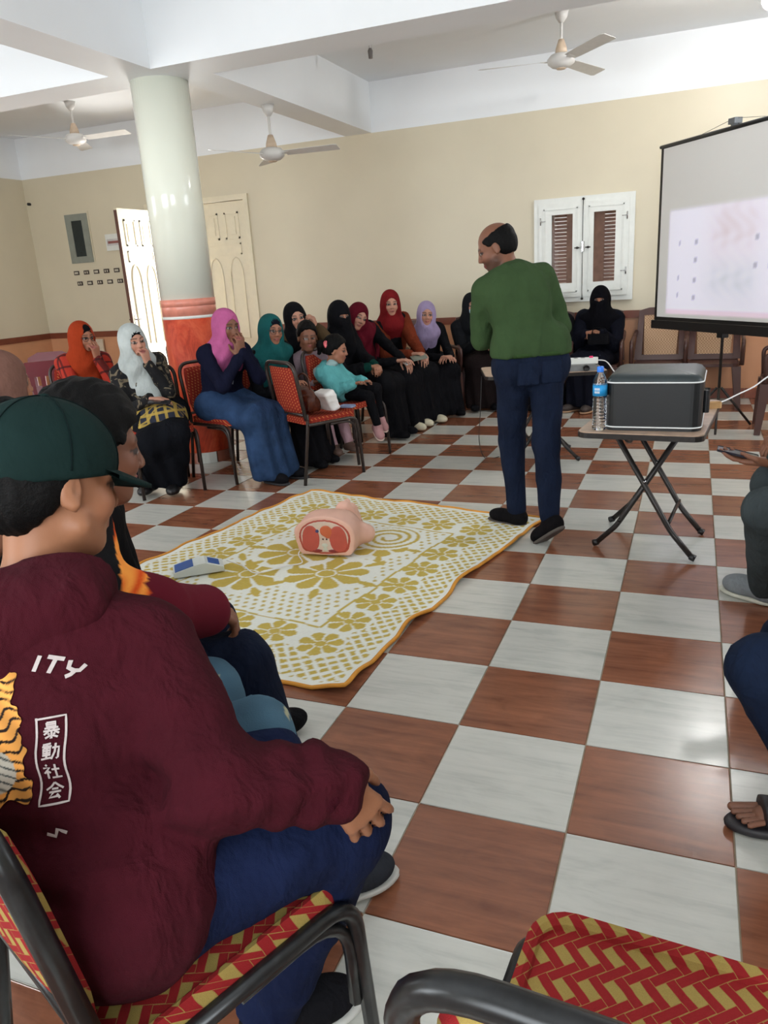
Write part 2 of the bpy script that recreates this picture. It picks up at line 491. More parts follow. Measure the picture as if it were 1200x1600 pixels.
# ------------------------------------------------------------------ double door (left leaf open into the room)
def door_leaf(name, w, h, arched=True, handle_side=1):
    """leaf in local x (0..w), thickness along -y..+y; panels raised on both faces"""
    d = struct(MB().box((0, -0.02, 0.005), (w, 0.02, h), 0.003).build(name, M_DOORW))
    m = 0.09; pw = (w - 3 * m) / 2
    for s in (-1, 1):
        y0, y1 = (0.02, 0.028) if s > 0 else (-0.028, -0.02)
        for k in range(2):
            xa = m + k * (pw + m)
            for za, zb in ((h - 0.42, h - 0.12),):
                fr = MB()
                for lo, hi in (((xa, za), (xa + pw, za + 0.02)), ((xa, zb - 0.02), (xa + pw, zb)), ((xa, za), (xa + 0.02, zb)), ((xa + pw - 0.02, za), (xa + pw, zb))):
                    fr.box((lo[0], y0, lo[1]), (hi[0], y1, hi[1]))
                fr.box((xa + 0.05, y0, za + 0.05), (xa + pw - 0.05, y1 - 0.002 * s if s > 0 else y1, zb - 0.05))
                fr.build('door_panel', M_DOORW, d)
            # tall arched lower panel
            pts = [(xa + 0.01, 0, 0.75), (xa + 0.01, 0, h - 0.85)]
            for q in range(9):
                a = math.pi * q / 8
                pts.append((xa + pw / 2 - (pw / 2 - 0.01) * math.cos(a), 0, h - 0.85 + 0.22 * math.sin(a)))
            pts += [(xa + pw - 0.01, 0, 0.75), (xa + 0.01, 0, 0.75)]
            yy = 0.024 * s
            MB().tube([(p[0], yy, p[2]) for p in pts], 0.009, 6).build('door_panel', M_DOORW, d)
        fr = MB()
        xa = m; xb = w - m; za, zb = h - 0.60, h - 0.47
        for lo, hi in (((xa, za), (xb, za + 0.015)), ((xa, zb - 0.015), (xb, zb)), ((xa, za), (xa + 0.015, zb)), ((xb - 0.015, za), (xb, zb))):
            fr.box((lo[0], y0, lo[1]), (hi[0], y1, hi[1]))
        for k in range(2):
            xa = m + k * (pw + m)
            fr.box((xa, y0, 0.15), (xa + pw, y1, 0.62))
        fr.build('door_panel', M_DOORW, d)
    return d
LW = (DX1 - DX0) / 2 - 0.012
leaf_open = door_leaf('door_1', LW, 2.32)
leaf_open.location = (DX0 + 0.03, YW - 0.02, 0.0); leaf_open.rotation_euler = (0, 0, math.radians(-90))
boxo('leaf_edge', (LW, -0.0215, 0.005), (LW + 0.004, 0.0215, 2.30), plain('dark_brown_door_edge', (92, 56, 44), 0.4), leaf_open)
MB().tube([(LW - 0.05, 0.022, 1.06), (LW - 0.05, 0.07, 1.06), (LW - 0.15, 0.07, 1.06)], 0.008).tube([(LW - 0.05, -0.022, 1.06), (LW - 0.05, -0.07, 1.06), (LW - 0.15, -0.07, 1.06)], 0.008).box((LW - 0.07, -0.024, 0.92), (LW - 0.03, 0.024, 1.12)).build('door_handle', M_CHROME, leaf_open)
leaf_shut = door_leaf('door_2', LW, 2.335)
leaf_shut.location = (DX1 - 0.01 - LW, YW + 0.02, 0.0)
fr = MB()
for x0, x1 in ((DX0 - 0.06, DX0), (DX1, DX1 + 0.06)): fr.box((x0, YW - 0.03, 0), (x1, YW + 0.21, DZ + 0.06))
fr.box((DX0, YW - 0.03, DZ), (DX1, YW + 0.21, DZ + 0.06))
struct(fr.build('trim_6', M_DOORW))
mb = MB()
for z in (0.35, 1.2, 2.0): mb.tube([(DX1 - 0.005, YW - 0.008, z), (DX1 - 0.005, YW - 0.008, z + 0.1)], 0.007)
mb.build('hinges', M_DARKMET, leaf_shut).matrix_parent_inverse = Matrix.Translation(leaf_shut.location).inverted()
# sunlit yard outside the door
struct(boxo('yard_ground', (-14, YW + 0.2, -0.1), (4, 16, -0.02), plain('pale_sunlit_concrete', (225, 220, 208), 0.8)))
struct(boxo('yard_wall', (-14, 11.8, -0.02), (4, 12.0, 3.2), plain('white_yard_wall', (240, 238, 232), 0.8)))

# ------------------------------------------------------------------ window with inner casements
WX0, WX1, WZ0, WZ1 = -1.74, -0.75, 1.01, 2.03
win = struct(MB().box((WX0 + 0.07, YW - 0.035, WZ0), (WX1 - 0.07, YW + 0.02, WZ0 + 0.07)).box((WX0 + 0.07, YW - 0.035, WZ1 - 0.07), (WX1 - 0.07, YW + 0.02, WZ1))
             .box((WX0, YW - 0.035, WZ0), (WX0 + 0.07, YW + 0.02, WZ1)).box((WX1 - 0.07, YW - 0.035, WZ0), (WX1, YW + 0.02, WZ1)).build('window_1', M_FRAMEW))
M_GLASS = NT('window_glass'); M_GLASS.b.inputs['Transmission Weight'].default_value = 1.0; M_GLASS.b.inputs['Roughness'].default_value = 0.02
M_GLASS.b.inputs['IOR'].default_value = 1.1; M_GLASS = M_GLASS.m
M_LOUV = plain('brown_shutter_wood', (150, 112, 96), 0.6, var=0.15)
xm = (WX0 + WX1) / 2; Y0 = YW - 0.05
for x0, x1, ps, pe in ((WX0 + 0.05, xm - 0.004, 0.13, 0.10), (xm + 0.004, WX1 - 0.05, 0.10, 0.13)):
    z0, z1 = WZ0 + 0.05, WZ1 - 0.05
    s = MB()
    gx0, gx1, gz0, gz1 = x0 + ps, x1 - pe, z0 + 0.14, z1 - 0.11
    s.box((x0, Y0, z0), (gx0, Y0 + 0.035, z1)).box((gx1, Y0, z0), (x1, Y0 + 0.035, z1)).box((gx0, Y0, z0), (gx1, Y0 + 0.035, gz0)).box((gx0, Y0, gz1), (gx1, Y0 + 0.035, z1))
    b = 0.012
    s.box((x0 + 0.05, Y0 - 0.008, z0 + 0.05), (x1 - 0.05, Y0, z0 + 0.062)).box((x0 + 0.05, Y0 - 0.008, z1 - 0.062), (x1 - 0.05, Y0, z1 - 0.05))
    s.box((x0 + 0.05, Y0 - 0.008, z0 + 0.05), (x0 + 0.062, Y0, z1 - 0.05)).box((x1 - 0.062, Y0 - 0.008, z0 + 0.05), (x1 - 0.05, Y0, z1 - 0.05))
    s.build('casement', M_FRAMEW, win)
    boxo('pane', (gx0 - 0.004, Y0 + 0.015, gz0 - 0.004), (gx1 + 0.004, Y0 + 0.019, gz1 + 0.004), M_GLASS, win)
    for hz in (z0 + 0.2, z1 - 0.2):
        xh = x0 + 0.02 if x0 < xm - 0.1 else x1 - 0.02
        MB().tube([(xh, Y0 - 0.008, hz), (xh, Y0 - 0.008, hz + 0.07)], 0.006).tube([(xh, Y0 - 0.012, hz + 0.035), (xh + (0.05 if x0 < xm - 0.1 else -0.05), Y0 - 0.014, hz + 0.035)], 0.004).build('hinge', M_CHROME, win)
    xh = x1 - 0.05 if x0 < xm - 0.1 else x0 + 0.05
    MB().lathe([(0.012, -0.03), (0.012, 0.0)], (xh, Y0, (z0 + z1) / 2 + 0.02), 10, axis='y').tube([(xh - 0.025, Y0 - 0.035, (z0 + z1) / 2 + 0.02), (xh + 0.025, Y0 - 0.035, (z0 + z1) / 2 + 0.02)], 0.006).build('knob', M_DARKMET, win)
    # brown shutter behind: stile and louvre slats
    sh = struct(MB().box((gx0 - 0.03, YW + 0.10, WZ0 + 0.08), (gx0 + (0.005 if x0 < xm - 0.1 else 0.09), YW + 0.13, WZ1 - 0.08)).box((gx1 - (0.08 if x0 < xm - 0.1 else 0.004), YW + 0.10, WZ0 + 0.08), (gx1 + 0.03, YW + 0.13, WZ1 - 0.08)).build('window_2' if x0 < xm - 0.1 else 'window_3', M_LOUV))
    sx0, sx1 = (gx0 - 0.0, gx1 - 0.08) if x0 < xm - 0.1 else (gx0 + 0.09, gx1)
    z = WZ0 + 0.12; slat = None
    while z < WZ1 - 0.1:
        if slat is None:
            m_ = MB(); m_.add([(0, 0, 0), (sx1 - sx0, 0, 0), (sx1 - sx0, 0.03, 0.028), (0, 0.03, 0.028), (0, 0, 0.006), (sx1 - sx0, 0, 0.006), (sx1 - sx0, 0.03, 0.034), (0, 0.03, 0.034)],
                  [(0, 3, 2, 1), (4, 5, 6, 7), (0, 1, 5, 4), (1, 2, 6, 5), (2, 3, 7, 6), (3, 0, 4, 7)])
            o = m_.build('slat', M_LOUV, sh); slat = o.data
        else: o = link(bpy.data.objects.new('slat', slat), sh)
        o.location = (sx0, YW + 0.10, z); z += 0.036
mb = MB().tube([(xm, Y0 - 0.012, WZ1 - 0.02), (xm, Y0 - 0.012, WZ0 + 0.02)], 0.004).lathe([(0.0, -0.02), (0.013, -0.012), (0.013, 0.0)], (xm, Y0, WZ1 - 0.03), 10, axis='y').lathe([(0.0, -0.02), (0.013, -0.012), (0.013, 0.0)], (xm, Y0, WZ0 + 0.03), 10, axis='y')
mb.build('bolt', M_DARKMET, win)
boxo('lock', (xm - 0.014, Y0 - 0.03, 1.50), (xm + 0.014, Y0, 1.60), M_CHROME, win, 0.004)

# unseen windows of the other walls keep their openings; simple frames hold them
def side_frame(name, lo, hi, axis):
    mb = MB(); (a0, z0), (a1, z1) = lo, hi
    def bx(p, q, r_, s_):
        if axis == 'xn': mb.box((p, YN - 0.12, r_), (q, YN - 0.06, s_))
        elif axis == 'yl': mb.box((XL - 0.12, p, r_), (XL - 0.06, q, s_))
        else: mb.box((XR + 0.06, p, r_), (XR + 0.12, q, s_))
    bx(a0, a0 + 0.06, z0, z1); bx(a1 - 0.06, a1, z0, z1); bx(a0, a1, z0, z0 + 0.06); bx(a0, a1, z1 - 0.06, z1); bx((a0 + a1) / 2 - 0.03, (a0 + a1) / 2 + 0.03, z0, z1)
    return struct(mb.build(name, M_FRAMEW))
side_frame('window_4', (-6.1, 1.0), (-3.1, 2.5), 'xn'); side_frame('window_5', (-1.3, 1.0), (1.3, 2.5), 'xn')
side_frame('window_6', (-0.1, 1.05), (2.1, 2.45), 'yl'); side_frame('window_7', (0.9, 1.05), (4.3, 2.45), 'yr')

# ------------------------------------------------------------------ smooth bodies: blended shapes meshed by surface nets
f32 = np.float32
def A3(p): return np.array(p, f32)
def unit(v):
    v = np.array(v, float); return v / (np.linalg.norm(v) + 1e-12)
def smin(a, b, k):
    if k <= 0: return np.minimum(a, b)
    h = np.maximum(k - np.abs(a - b), 0) / k
    return np.minimum(a, b) - h * h * (k * 0.25)
def smax(a, b, k): return -smin(-a, -b, k)
def cap(a, b, ra, rb=None, k=0.02, op='u', sc=None, fr=None):
    """tapered capsule; fr,sc squash it in a frame (rows = axes)"""
    return dict(t='c', a=A3(a), b=A3(b), ra=ra, rb=ra if rb is None else rb, k=k, op=op, sc=sc, fr=fr)
def ell(c, rad, fr=None, k=0.02, op='u'):
    return dict(t='e', a=A3(c), rad=A3(rad), fr=None if fr is None else np.array(fr, f32), k=k, op=op)
def box3(c, hs, fr=None, r=0.01, k=0.02, op='u'):
    return dict(t='b', a=A3(c), rad=A3(hs), fr=None if fr is None else np.array(fr, f32), r=r, k=k, op=op)
def plane(c, n, k=0.0, op='i'):
    return dict(t='p', a=A3(c), n=A3(unit(n)), k=k, op=op)
def prim_d(s, P):
    if s['t'] == 'c':
        if s['fr'] is not None:
            M = np.array(s['fr'], f32); c = (s['a'] + s['b']) * 0.5; S = np.array(s['sc'], f32)
            Q = (P - c) @ M.T / S; a = (s['a'] - c) @ M.T / S; b = (s['b'] - c) @ M.T / S
            m = float(S.min())
        else: Q, a, b, m = P, s['a'], s['b'], 1.0
        ba = b - a; pa = Q - a
        h = np.clip((pa @ ba) / (float(ba @ ba) + 1e-9), 0, 1)
        d = pa - h[:, None] * ba
        return (np.sqrt(np.einsum('ij,ij->i', d, d)) - (s['ra'] + (s['rb'] - s['ra']) * h)) * m
    if s['t'] == 'e':
        q = P - s['a']
        if s['fr'] is not None: q = q @ s['fr'].T
        k0 = np.sqrt(((q / s['rad']) ** 2).sum(1)); k1 = np.sqrt(((q / s['rad'] ** 2) ** 2).sum(1)) + 1e-9
        return k0 * (k0 - 1) / k1
    if s['t'] == 'b':
        q = P - s['a']
        if s['fr'] is not None: q = q @ s['fr'].T
        q = np.abs(q) - (s['rad'] - s['r'])
        return np.sqrt((np.maximum(q, 0) ** 2).sum(1)) + np.minimum(q.max(1), 0) - s['r']
    if s['t'] == 'p':
        return (P - s['a']) @ s['n']
    if s['t'] == 'g':      # group with a bounding sphere
        q = P - s['c']; r = np.sqrt(np.einsum('ij,ij->i', q, q)) - s['R']
        out = r + 0.02; m = r < 0.03
        if m.any(): out = out.astype(f32); out[m] = np.minimum(scene_d(s['items'], P[m]), np.maximum(out[m], 0.03) + 9)
        return out
def scene_d(items, P):
    d = None
    for s in items:
        if s['t'] == 'n':
            d = d + s['f'](P); continue
        e = prim_d(s, P)
        if d is None: d = e
        elif s['op'] == 'u': d = smin(d, e, s['k'])
        elif s['op'] == 's': d = smax(d, -e, s['k'])
        else: d = smax(d, e, s['k'])
    return d
def group(items):
    pts = np.array([i['a'] for i in items] + [i['b'] for i in items if i['t'] == 'c']); c = (pts.min(0) + pts.max(0)) / 2
    return dict(t='g', c=A3(c), R=float(np.linalg.norm(pts - c, axis=1).max() + 0.02), items=items, k=0.012, op='u')
def bounds(items, pad=0.03):
    lo, hi = np.full(3, 1e9), np.full(3, -1e9)
    for s in items:
        if s['t'] in 'np' or s['op'] != 'u': continue
        if s['t'] == 'c': r = max(s['ra'], s['rb']) * (max(s['sc']) if s['sc'] is not None else 1); ps = [s['a'], s['b']]
        elif s['t'] == 'g': r = s['R']; ps = [s['c']]
        else: r = float(s['rad'].max()); ps = [s['a']]
        for p in ps: lo = np.minimum(lo, p - r); hi = np.maximum(hi, p + r)
    return lo - pad, hi + pad
def surf(items, h, B=6, lo=None, hi=None):
    l2, h2 = bounds(items)
    lo = l2 if lo is None else np.maximum(l2, lo); hi = h2 if hi is None else np.minimum(h2, hi)
    nb = np.maximum(1, np.ceil((hi - lo) / (h * B)).astype(int)); N = nb * B + 1
    g = [lo[i] + (np.arange(nb[i]) + 0.5) * h * B for i in range(3)]
    Cc = np.stack(np.meshgrid(*g, indexing='ij'), -1).reshape(-1, 3).astype(f32)
    d = scene_d(items, Cc)
    act = np.abs(d) < h * B * 0.87 * 1.7 + 0.015
    sg = np.where(d < 0, -1.0, 1.0).astype(f32).reshape(nb)
    V = np.ones(N, f32)
    V[:-1, :-1, :-1] = np.repeat(np.repeat(np.repeat(sg, B, 0), B, 1), B, 2)
    ai = np.argwhere(act.reshape(nb))
    off = np.stack(np.meshgrid(*[np.arange(B)] * 3, indexing='ij'), -1).reshape(-1, 3)
    for s0 in range(0, len(ai), 3000):
        idx = (ai[s0:s0 + 3000, None, :] * B + off[None]).reshape(-1, 3)
        P = (lo + idx * h).astype(f32)
        V[idx[:, 0], idx[:, 1], idx[:, 2]] = scene_d(items, P)
    ins = V < 0
    c8 = [(i, j, k) for i in (0, 1) for j in (0, 1) for k in (0, 1)]
    S = np.zeros(N - 1, np.int8)
    for i, j, k in c8: S += ins[i:N[0] - 1 + i, j:N[1] - 1 + j, k:N[2] - 1 + k]
    cells = np.argwhere((S > 0) & (S < 8))
    if len(cells) == 0: return np.zeros((0, 3)), np.zeros((0, 4), int)
    vals = {c: V[cells[:, 0] + c[0], cells[:, 1] + c[1], cells[:, 2] + c[2]] for c in c8}
    acc = np.zeros((len(cells), 3)); cnt = np.zeros(len(cells))
    for c in c8:
        for ax in range(3):
            if c[ax]: continue
            e = list(c); e[ax] = 1; e = tuple(e)
            va, vb = vals[c], vals[e]; m = (va < 0) != (vb < 0)
            t = va / (va - vb + 1e-12)
            p = np.tile(np.array(c, float), (len(cells), 1)); p[:, ax] += t
            acc[m] += p[m]; cnt[m] += 1
    vert = lo + (cells + acc / cnt[:, None]) * h
    ci = np.full(N - 1, -1, np.int32); ci[cells[:, 0], cells[:, 1], cells[:, 2]] = np.arange(len(cells))
    F = []
    for ax in range(3):
        sl0 = [slice(None)] * 3; sl1 = [slice(None)] * 3; sl0[ax] = slice(0, -1); sl1[ax] = slice(1, None)
        a, b = ins[tuple(sl0)], ins[tuple(sl1)]
        E_ = np.argwhere(a != b)
        u, v = (ax + 1) % 3, (ax + 2) % 3
        E_ = E_[(E_[:, u] > 0) & (E_[:, v] > 0) & (E_[:, u] < N[u] - 1) & (E_[:, v] < N[v] - 1)]
        if not len(E_): continue
        def cell(du, dv):
            q = E_.copy(); q[:, u] -= du; q[:, v] -= dv; return ci[q[:, 0], q[:, 1], q[:, 2]]
        q = np.stack([cell(1, 1), cell(0, 1), cell(0, 0), cell(1, 0)], 1)
        fl = ~a[E_[:, 0], E_[:, 1], E_[:, 2]]
        q[fl] = q[fl][:, ::-1]
        F.append(q)
    F = np.concatenate(F); F = F[(F >= 0).all(1)]
    return vert, F
def solid(name, items, h, mat, parent, origin, colf=None, lo=None, hi=None, fold=None):
    V, F = surf(items, h, lo=lo, hi=hi)
    if len(V) == 0: return None
    me = mesh_np(name, V - np.array(origin), F, True)
    for m in (mat if isinstance(mat, list) else [mat]): me.materials.append(m)
    if colf is not None:
        c = np.ones((len(V), 4), f32); c[:, :3] = colf(V.astype(f32))
        ca = me.color_attributes.new('Col', 'FLOAT_COLOR', 'POINT'); ca.data.foreach_set('color', c.ravel())
    o = bpy.data.objects.new(name, me)
    return link(o, parent)

def ik(a, t, l1, l2, hint):
    a = np.array(a, float); t = np.array(t, float); v = t - a; d = np.linalg.norm(v)
    d = min(max(d, abs(l1 - l2) + 0.02), (l1 + l2) * 0.999); u = unit(v)
    x = (l1 * l1 - l2 * l2 + d * d) / (2 * d); h = math.sqrt(max(l1 * l1 - x * x, 0))
    hp = np.array(hint, float); hp = hp - u * (hp @ u); hp = unit(hp)
    return a + u * x + hp * h, a + u * d

def hand_items(w, d, n, side, curl=0.5, s=1.0, k=0.006, spread=0.14, point=False):
    """wrist w, finger direction d, palm normal n (towards what the palm faces), side = +1 when the thumb lies along cross(d,n)"""
    d = unit(d); n = np.array(n, float); n = unit(n - d * (n @ d)); t = unit(np.cross(d, n)) * side
    it = []
    W = np.array(w, float)
    kn = []
    for i, (off, L) in enumerate(((0.030, 0.086), (0.010, 0.090), (-0.010, 0.085), (-0.028, 0.078))):
        p = W + (d * L + t * off) * s; kn.append(p)
        it.append(cap(W + (d * 0.012 + t * off * 0.55) * s, p, 0.014 * s, 0.0112 * s, 0.012))
    lens = ((0.042, 0.025, 0.020), (0.046, 0.029, 0.021), (0.043, 0.027, 0.021), (0.034, 0.021, 0.018))
    for i in range(4):
        p = kn[i]; c = curl * (1 + 0.10 * i); sp = (1.5 - i) * spread * (1 - min(curl, 1) * 0.7)
        if point and i == 0: c = 0.05
        ang = 0.0; base = unit(d + t * sp)
        for j in range(3):
            ang += c * (0.75, 0.95, 0.6)[j]
            q = p + (base * math.cos(ang) + n * math.sin(ang)) * lens[i][j] * s
            it.append(cap(p, q, (0.0092, 0.0084, 0.0076)[j] * s, (0.0084, 0.0076, 0.0066)[j] * s, 0.003))
            p = q
    p = W + (d * 0.022 + t * 0.024 + n * 0.006) * s
    d1 = unit(d * 0.72 + t * 0.62 + n * (0.20 + 0.35 * curl)); d2 = unit(d * 0.95 + t * (0.22 - 0.3 * curl) + n * (0.25 + 0.35 * curl))
    q = p + d1 * 0.042 * s; it.append(cap(p, q, 0.0145 * s, 0.0105 * s, 0.008))
    r = q + d2 * 0.032 * s; it.append(cap(q, r, 0.0105 * s, 0.0088 * s, 0.004))
    it.append(cap(r, r + unit(d2 + n * 0.15) * 0.023 * s, 0.0088 * s, 0.0072 * s, 0.003))
    g_ = group(it); g_['k'] = k
    return g_

def head_frame(yaw, pitch, roll=0.0):
    """rows: forward, left, up"""
    y, p, r = map(math.radians, (yaw, pitch, roll))
    f = np.array((math.cos(y) * math.cos(p), math.sin(y) * math.cos(p), -math.sin(p)))
    l = np.array((-math.sin(y), math.cos(y), 0.0)); u = np.cross(f, l)
    l2 = l * math.cos(r) + u * math.sin(r); u2 = np.cross(f, l2)
    return np.array((f, l2, u2))
def hp(c, fr, s, p): return np.array(c) + (np.array(p) * s) @ fr
def head_items(c, fr, s, ears=True, male=False):
    H = lambda *p: hp(c, fr, s, p)
    j = 1.06 if male else 1.0
    E = lambda p, r, k=0.02, op='u': ell(H(*p), np.array(r) * s, fr, k * s, op)
    Cp = lambda a, b, ra, rb, k=0.01: cap(H(*a), H(*b), ra * s, rb * s, k * s)
    it = [E((-0.014, 0, 0.032), (0.097, 0.077, 0.087)),
          E((0.028, 0, -0.035), (0.062, 0.056 * j, 0.076), 0.03),
          E((0.060, 0, -0.090), (0.026, 0.026 * j, 0.020), 0.03),
          Cp((0.018, 0.052 * j, -0.062), (0.055, 0.022, -0.092), 0.020, 0.018, 0.02),
          Cp((0.018, -0.052 * j, -0.062), (0.055, -0.022, -0.092), 0.020, 0.018, 0.02),
          E((0.062, 0.034, -0.026), (0.026, 0.024, 0.026), 0.02), E((0.062, -0.034, -0.026), (0.026, 0.024, 0.026), 0.02),
          Cp((0.082, 0.012, 0.026), (0.070, 0.045, 0.024), 0.010, 0.010, 0.015), Cp((0.082, -0.012, 0.026), (0.070, -0.045, 0.024), 0.010, 0.010, 0.015),
          dict(E((0.100, 0.031, 0.004), (0.022, 0.017, 0.012), 0.012), op='s'), dict(E((0.100, -0.031, 0.004), (0.022, 0.017, 0.012), 0.012), op='s'),
          E((0.077, 0.031, 0.003), (0.013, 0.0165, 0.0125), 0.003), E((0.077, -0.031, 0.003), (0.013, 0.0165, 0.0125), 0.003),
          Cp((0.088, 0, 0.016), (0.106, 0, -0.024), 0.0075, 0.0110, 0.010),
          E((0.098, 0.0125, -0.029), (0.012, 0.0085, 0.0085), 0.006), E((0.098, -0.0125, -0.029), (0.012, 0.0085, 0.0085), 0.006),
          Cp((0.084, 0.018, -0.056), (0.093, 0, -0.053), 0.006, 0.0065, 0.005), Cp((0.084, -0.018, -0.056), (0.093, 0, -0.053), 0.006, 0.0065, 0.005),
          Cp((0.083, 0.016, -0.063), (0.091, 0, -0.065), 0.0065, 0.0075, 0.005), Cp((0.083, -0.016, -0.063), (0.091, 0, -0.065), 0.0065, 0.0075, 0.005)]
    if ears:
        for q in (1, -1):
            it += [E((-0.008, 0.078 * q, -0.006), (0.020, 0.009, 0.031), 0.006), E((-0.003, 0.082 * q, -0.028), (0.010, 0.008, 0.011), 0.006),
                   dict(E((0.001, 0.088 * q, 0.000), (0.009, 0.007, 0.014), 0.004), op='s')]
    g_ = dict(t='g', c=A3(H(0.01, 0, -0.01)), R=0.145 * s, items=it, k=0.03 * s, op='u')
    return g_
def face_color(c, fr, s, skin, lip, brow, beard=None, dark=None):
    skin, lip, brow = [np.array(lin(x), f32) for x in (skin, lip, brow)]
    def f(P):
        q = ((P - np.array(c, f32)) @ fr.T.astype(f32)) / s
        x, y, z = q[:, 0], np.abs(q[:, 1]), q[:, 2]
        out = np.tile(skin, (len(P), 1))
        warm = np.exp(-((x - 0.06) ** 2 + (y - 0.036) ** 2 + (z + 0.028) ** 2) / 0.0009)
        out *= (1 + warm[:, None] * np.array((0.06, -0.06, -0.05), f32))
        if beard is not None:
            bm = np.clip(((-z - 0.030) / 0.02), 0, 1) * np.clip((x + 0.02) / 0.03, 0, 1) * (x < 0.2) * (z > -0.14)
            bm *= np.where((z > -0.072) & (z < -0.047) & (y < 0.018), 0.2, 1)
            out = out * (1 - bm[:, None] * beard) + np.array((0.02, 0.016, 0.014), f32) * bm[:, None] * beard
        lm = np.clip(1.4 - (((y / 0.024) ** 2 + ((z + 0.0595) / 0.0115) ** 2)), 0, 1) * (x > 0.07)
        out = out * (1 - lm[:, None]) + lip * lm[:, None]
        line = (np.abs(z + 0.0592) < 0.0018) & (y < 0.020) & (x > 0.07)
        out[line] *= 0.45
        bz = 0.030 - (y - 0.03) ** 2 * 8
        bm = np.clip(1.3 - ((z - bz) / 0.0052) ** 2, 0, 1) * (y > 0.010) * (y < 0.052) * (x > 0.05)
        out = out * (1 - 0.85 * bm[:, None]) + brow * 0.85 * bm[:, None]
        # dark rims of the eyelids
        em = ((y - 0.031) / 0.0185) ** 2 + ((z - 0.0035) / 0.0095) ** 2
        rim = (em < 1.25) & (x > 0.05)
        out[rim] = brow * 1.6
        sc_ = (em < 0.55) & (x > 0.05); out[sc_] = np.array((0.34, 0.30, 0.28), f32)
        ir = (((y - 0.031) / 0.0078) ** 2 + ((z - 0.0035) / 0.0082) ** 2 < 1) & (x > 0.05); out[ir] = np.array((0.02, 0.012, 0.008), f32)
        ns = (((y - 0.009) / 0.005) ** 2 + ((z + 0.036) / 0.003) ** 2 < 1) & (x > 0.08); out[ns] *= 0.35  # nostril shadow painted into the skin colour
        return out
    return f
def wrinkle(amp, f=14.0, seed=0, dirz=0.6):
    rs = np.random.RandomState(seed); ks = rs.normal(size=(6, 3)) * f; ks[:, 2] *= dirz; ph = rs.uniform(0, 6.28, 6)
    def g_(P):
        w = np.sin(P @ ks[0].astype(f32) * 0.6 + ph[0]) * 1.6
        d = np.zeros(len(P), f32)
        for i in range(1, 4): d += np.sin(P @ ks[i].astype(f32) + w + ph[i]).astype(f32) * 0.5
        for i in range(4, 6): d += (0.55 - (1 - np.abs(np.sin(P @ ks[i].astype(f32) * 0.8 + 1.5 * w + ph[i]))) ** 2 * 2.2).astype(f32)
        return d * (amp / 1.7)
    return dict(t='n', f=g_)

